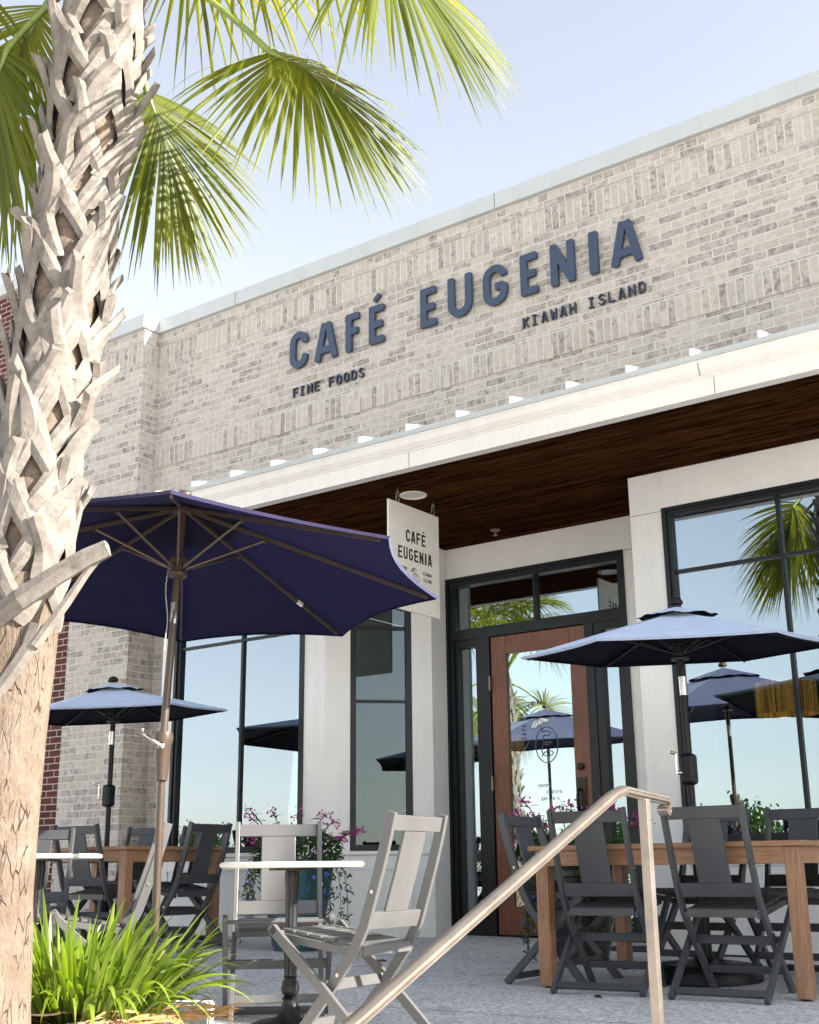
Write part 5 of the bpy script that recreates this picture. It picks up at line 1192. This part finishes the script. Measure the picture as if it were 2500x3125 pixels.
# ------------------------------------------------------------------ flower pots
def flower_pot(x, y, h, r, lab, pm, heads, trail, seed, wide):
    rg = random.Random(seed); z0 = gz(x, y)
    t = thing('flower_pot', lab, 'flower pot', (x, y, z0))
    g = MB(); g.lathe([(r * 0.60, 0.0), (r * 0.66, 0.04), (r * 0.86, h * 0.55), (r * 0.98, h * 0.92), (r * 1.05, h * 0.94), (r * 1.05, h), (r * 0.93, h), (r * 0.90, h * 0.90), (0, h * 0.88)], n=40); g.build('pot', pm, t, smooth=True, angle=40)
    g = MB()
    for i in range(520):
        a = rg.uniform(0, 2 * math.pi); rr = rg.random() ** 0.5; o = Vector((math.cos(a), math.sin(a), 0))
        p = Vector((0, 0, h)) + o * rr * r * 1.15 + UP * rg.uniform(-0.02, 0.24) * (1.15 - rr * 0.6)
        leaf_strip(g, p, o * rg.uniform(0.2, 1.2) + UP * rg.uniform(-0.3, 1.0) + Vector((rg.uniform(-.6, .6), rg.uniform(-.6, .6), 0)), rg.uniform(0.04, 0.10), rg.uniform(0.014, 0.026), rg.uniform(0, 0.5), Vector((rg.uniform(-1, 1), rg.uniform(-1, 1), 0.3)), rg, seg=4, prof=lambda s_: math.sin(math.pi * min(1, 0.12 + s_ * 0.86)))
    pk = MB(); bl = MB()
    for (hx, hz, hy) in heads:                       # tall stems with clustered magenta heads
        top = Vector((hx, hy, hz)); b0 = Vector((hx * 0.35, hy * 0.3, h)); m_ = b0 * 0.4 + top * 0.6 + Vector((-hx * 0.1, 0, 0.03)); pts = [b0 * (1 - u) ** 2 + m_ * 2 * u * (1 - u) + top * u * u for u in np.linspace(0, 1, 7)]
        k0 = len(g.v); g.tube(pts, 0.004, 5)
        for q in range(k0, len(g.v)): g.along[q] = 0.2; g.tone[q] = 0.6
        for u in (0.35, 0.5, 0.65, 0.78, 0.9):
            for s_ in (-1, 1):
                k = int(u * 6); leaf_strip(g, pts[k], Vector((s_ * rg.uniform(0.5, 1), rg.uniform(-.5, .5), rg.uniform(0.2, 0.8))), rg.uniform(0.06, 0.11), 0.017, 0.5, Vector((0.1, 1, 0.4)), rg, seg=5, prof=lambda q: math.sin(math.pi * min(1, 0.15 + q * 0.84)))
        for i in range(24):
            c = top + Vector((rg.gauss(0, 0.030), rg.gauss(0, 0.03), rg.gauss(0, 0.018) - 0.008)); d_ = Vector((rg.gauss(0, 1), rg.gauss(0, 1) - 0.6, abs(rg.gauss(0.6, 0.5)))).normalized(); e1 = d_.orthogonal().normalized(); e2 = d_.cross(e1); rr = rg.uniform(0.008, 0.014)
            ring = [c + (e1 * math.cos(q) + e2 * math.sin(q)) * rr * (1 if k % 2 else 0.55) + d_ * (0.003 if k % 2 else 0) for k, q in enumerate(np.linspace(0, 2 * math.pi, 11)[:-1])]
            pk.add([c] + ring, [(0, 1 + k, 1 + (k + 1) % 10) for k in range(10)])
    for (ax_, ay_, ln) in trail:                     # trailing stems with small blue flowers
        o = Vector((ax_, ay_, 0)); p0 = o * r * 1.0 + UP * h; sw = rg.uniform(-1, 1)
        pts = [p0 + o * (0.10 * math.sin(u * 1.6)) + UP * (0.03 * math.sin(u * 3) - ln * u * u) + Vector((-ay_, ax_, 0)) * sw * 0.05 * u for u in np.linspace(0, 1, 9)]
        k0 = len(g.v); g.tube(pts, 0.0025, 4)
        for q in range(k0, len(g.v)): g.along[q] = 0.2; g.tone[q] = 0.4
        for q in pts[1:]:
            for _ in range(7):
                leaf_strip(g, q + Vector((rg.gauss(0, .02), rg.gauss(0, .02), rg.gauss(0, .02))), Vector((rg.uniform(-1, 1), rg.uniform(-1, 1), rg.uniform(-1, .5))), rg.uniform(0.025, 0.05), 0.012, 0.2, Vector((rg.uniform(-1, 1), 0.3, 1)), rg, seg=3, prof=lambda s_: math.sin(math.pi * min(1, 0.15 + s_ * 0.84)))
            if rg.random() < 0.75:
                c = q + Vector((rg.gauss(0, .025), rg.gauss(0, .025) - 0.015, rg.gauss(0, .02))); d_ = Vector((rg.uniform(-.3, .7), -1, rg.uniform(-.2, .5))).normalized(); e1 = d_.orthogonal().normalized(); e2 = d_.cross(e1); rr = rg.uniform(0.011, 0.017)
                ring = [c + (e1 * math.cos(a) + e2 * math.sin(a)) * rr * (1 if k % 2 else 0.6) for k, a in enumerate(np.linspace(0, 2 * math.pi, 11)[:-1])]
                bl.add([c - d_ * 0.004] + ring, [(0, 1 + k, 1 + (k + 1) % 10) for k in range(10)])
    o = g.build('foliage', 'leafy', t, smooth=True, recalc=False)
    pk.build('blossoms', 'petal_pink', t, recalc=False); bl.build('blue_blossoms', 'petal_blue', t, recalc=False)
def hd(x, y, pts):
    z0 = gz(x, y); return [(px - x, pz - z0, py - y) for px, pz, py in pts]
X_, Y_ = -6.12, 6.98
flower_pot(X_, Y_, 0.62, 0.27, 'glazed teal pot of magenta and trailing blue flowers behind the sunlit chair', 'teal_pot',
           hd(X_, Y_, [(-6.54, 0.99, 6.9), (-6.48, 0.93, 6.85), (-6.40, 0.97, 7.0), (-6.15, 0.95, 7.0), (-5.80, 0.93, 6.9), (-5.72, 0.88, 6.9), (-5.58, 0.80, 6.92), (-6.42, 0.80, 6.8), (-6.36, 0.75, 6.78), (-5.66, 0.76, 6.9), (-5.52, 0.82, 6.95)]),
           [(math.cos(a), math.sin(a), l) for a, l in ((-2.9, 0.42), (-2.6, 0.5), (-2.3, 0.45), (-2.0, 0.36), (-0.9, 0.42), (-0.6, 0.52), (-0.35, 0.5), (-0.1, 0.45), (0.15, 0.5), (-0.25, 0.36), (0.35, 0.4), (-1.2, 0.3))], 31, 1)
X_, Y_ = -3.92, 7.18
flower_pot(X_, Y_, 0.55, 0.25, 'dark glazed pot of magenta flowers standing between entrance door and front window', 'dark_pot',
           hd(X_, Y_, [(-4.33, 0.98, 7.2), (-4.36, 0.90, 7.15), (-4.24, 0.88, 7.1), (-4.20, 0.82, 7.15), (-4.06, 0.93, 7.2), (-4.00, 0.94, 7.25), (-3.70, 0.95, 7.2), (-3.62, 0.90, 7.1), (-3.50, 0.86, 7.2), (-3.45, 0.80, 7.15), (-4.28, 0.72, 7.05), (-3.75, 0.86, 7.0), (-4.12, 0.80, 7.1)]),
           [(math.cos(a), math.sin(a), l) for a, l in ((-2.9, 0.5), (-2.6, 0.42), (-2.2, 0.5), (-2.4, 0.36), (-0.8, 0.34), (-0.4, 0.4), (0.0, 0.36))], 37, 1)

# ------------------------------------------------------------------ what the glass mirrors: a far line of trees across the lot
g = MB(); rg = random.Random(9)
for i in range(46):
    x = -120 + i * 4.2 + rg.uniform(-2, 2); y = -62 + rg.uniform(-8, 8); h = rg.uniform(2.8, 5.6)
    for q in range(46):
        a = rg.uniform(0, 2 * math.pi); e = rg.uniform(-0.3, 1.4); rr = rg.uniform(0.5, 1.0)
        c = Vector((x + 3.0 * rr * math.cos(a) * math.cos(e), y + 3.0 * rr * math.sin(a) * math.cos(e), -1 + h * 0.5 + h * 0.5 * rr * math.sin(e)))
        for _ in range(42):
            p = c + Vector((rg.gauss(0, .6), rg.gauss(0, .6), rg.gauss(0, .45))); d_ = Vector((rg.gauss(0, 1), rg.gauss(0, 1), rg.gauss(0, 1))).normalized(); s_ = d_.orthogonal().normalized() * rg.uniform(0.10, 0.20); u = d_ * rg.uniform(0.10, 0.20)
            g.add([p - s_, p - u, p + s_, p + u], [(0, 1, 2, 3)], [0.2] * 4, rg.random())
o = g.build('tree_line', 'leafy', None, recalc=False); tag(o, 'distant belt of green trees mirrored in the window glass', 'trees', kind='stuff')

# a few dry leaves blown onto the patio
for i, (x, y, a) in enumerate(((-7.15, 7.35, 0.3), (-6.95, 7.05, 1.9), (-3.02, 5.70, 2.6), (-5.1, 6.6, 1.1), (-4.4, 6.1, 4.0))):
    t = MB(); rg = random.Random(50 + i)
    leaf_strip(t, Vector((0, 0, 0.004)), Vector((1, 0, 0.12)), 0.075, 0.032, 0.10, Vector((0.1, 1, 0.3)), rg, seg=6, fold=0.3, prof=lambda s_: math.sin(math.pi * min(1, 0.08 + s_ * 0.9)))
    o = t.build('fallen_leaf', 'dead_leaf', None, smooth=True, recalc=False); o.location = (x, y, gz(x, y)); o.rotation_euler = (0.1, 0.05, a)
    tag(o, 'small dark dry leaf lying on the speckled patio', 'leaf', 'dry leaves scattered on the patio')
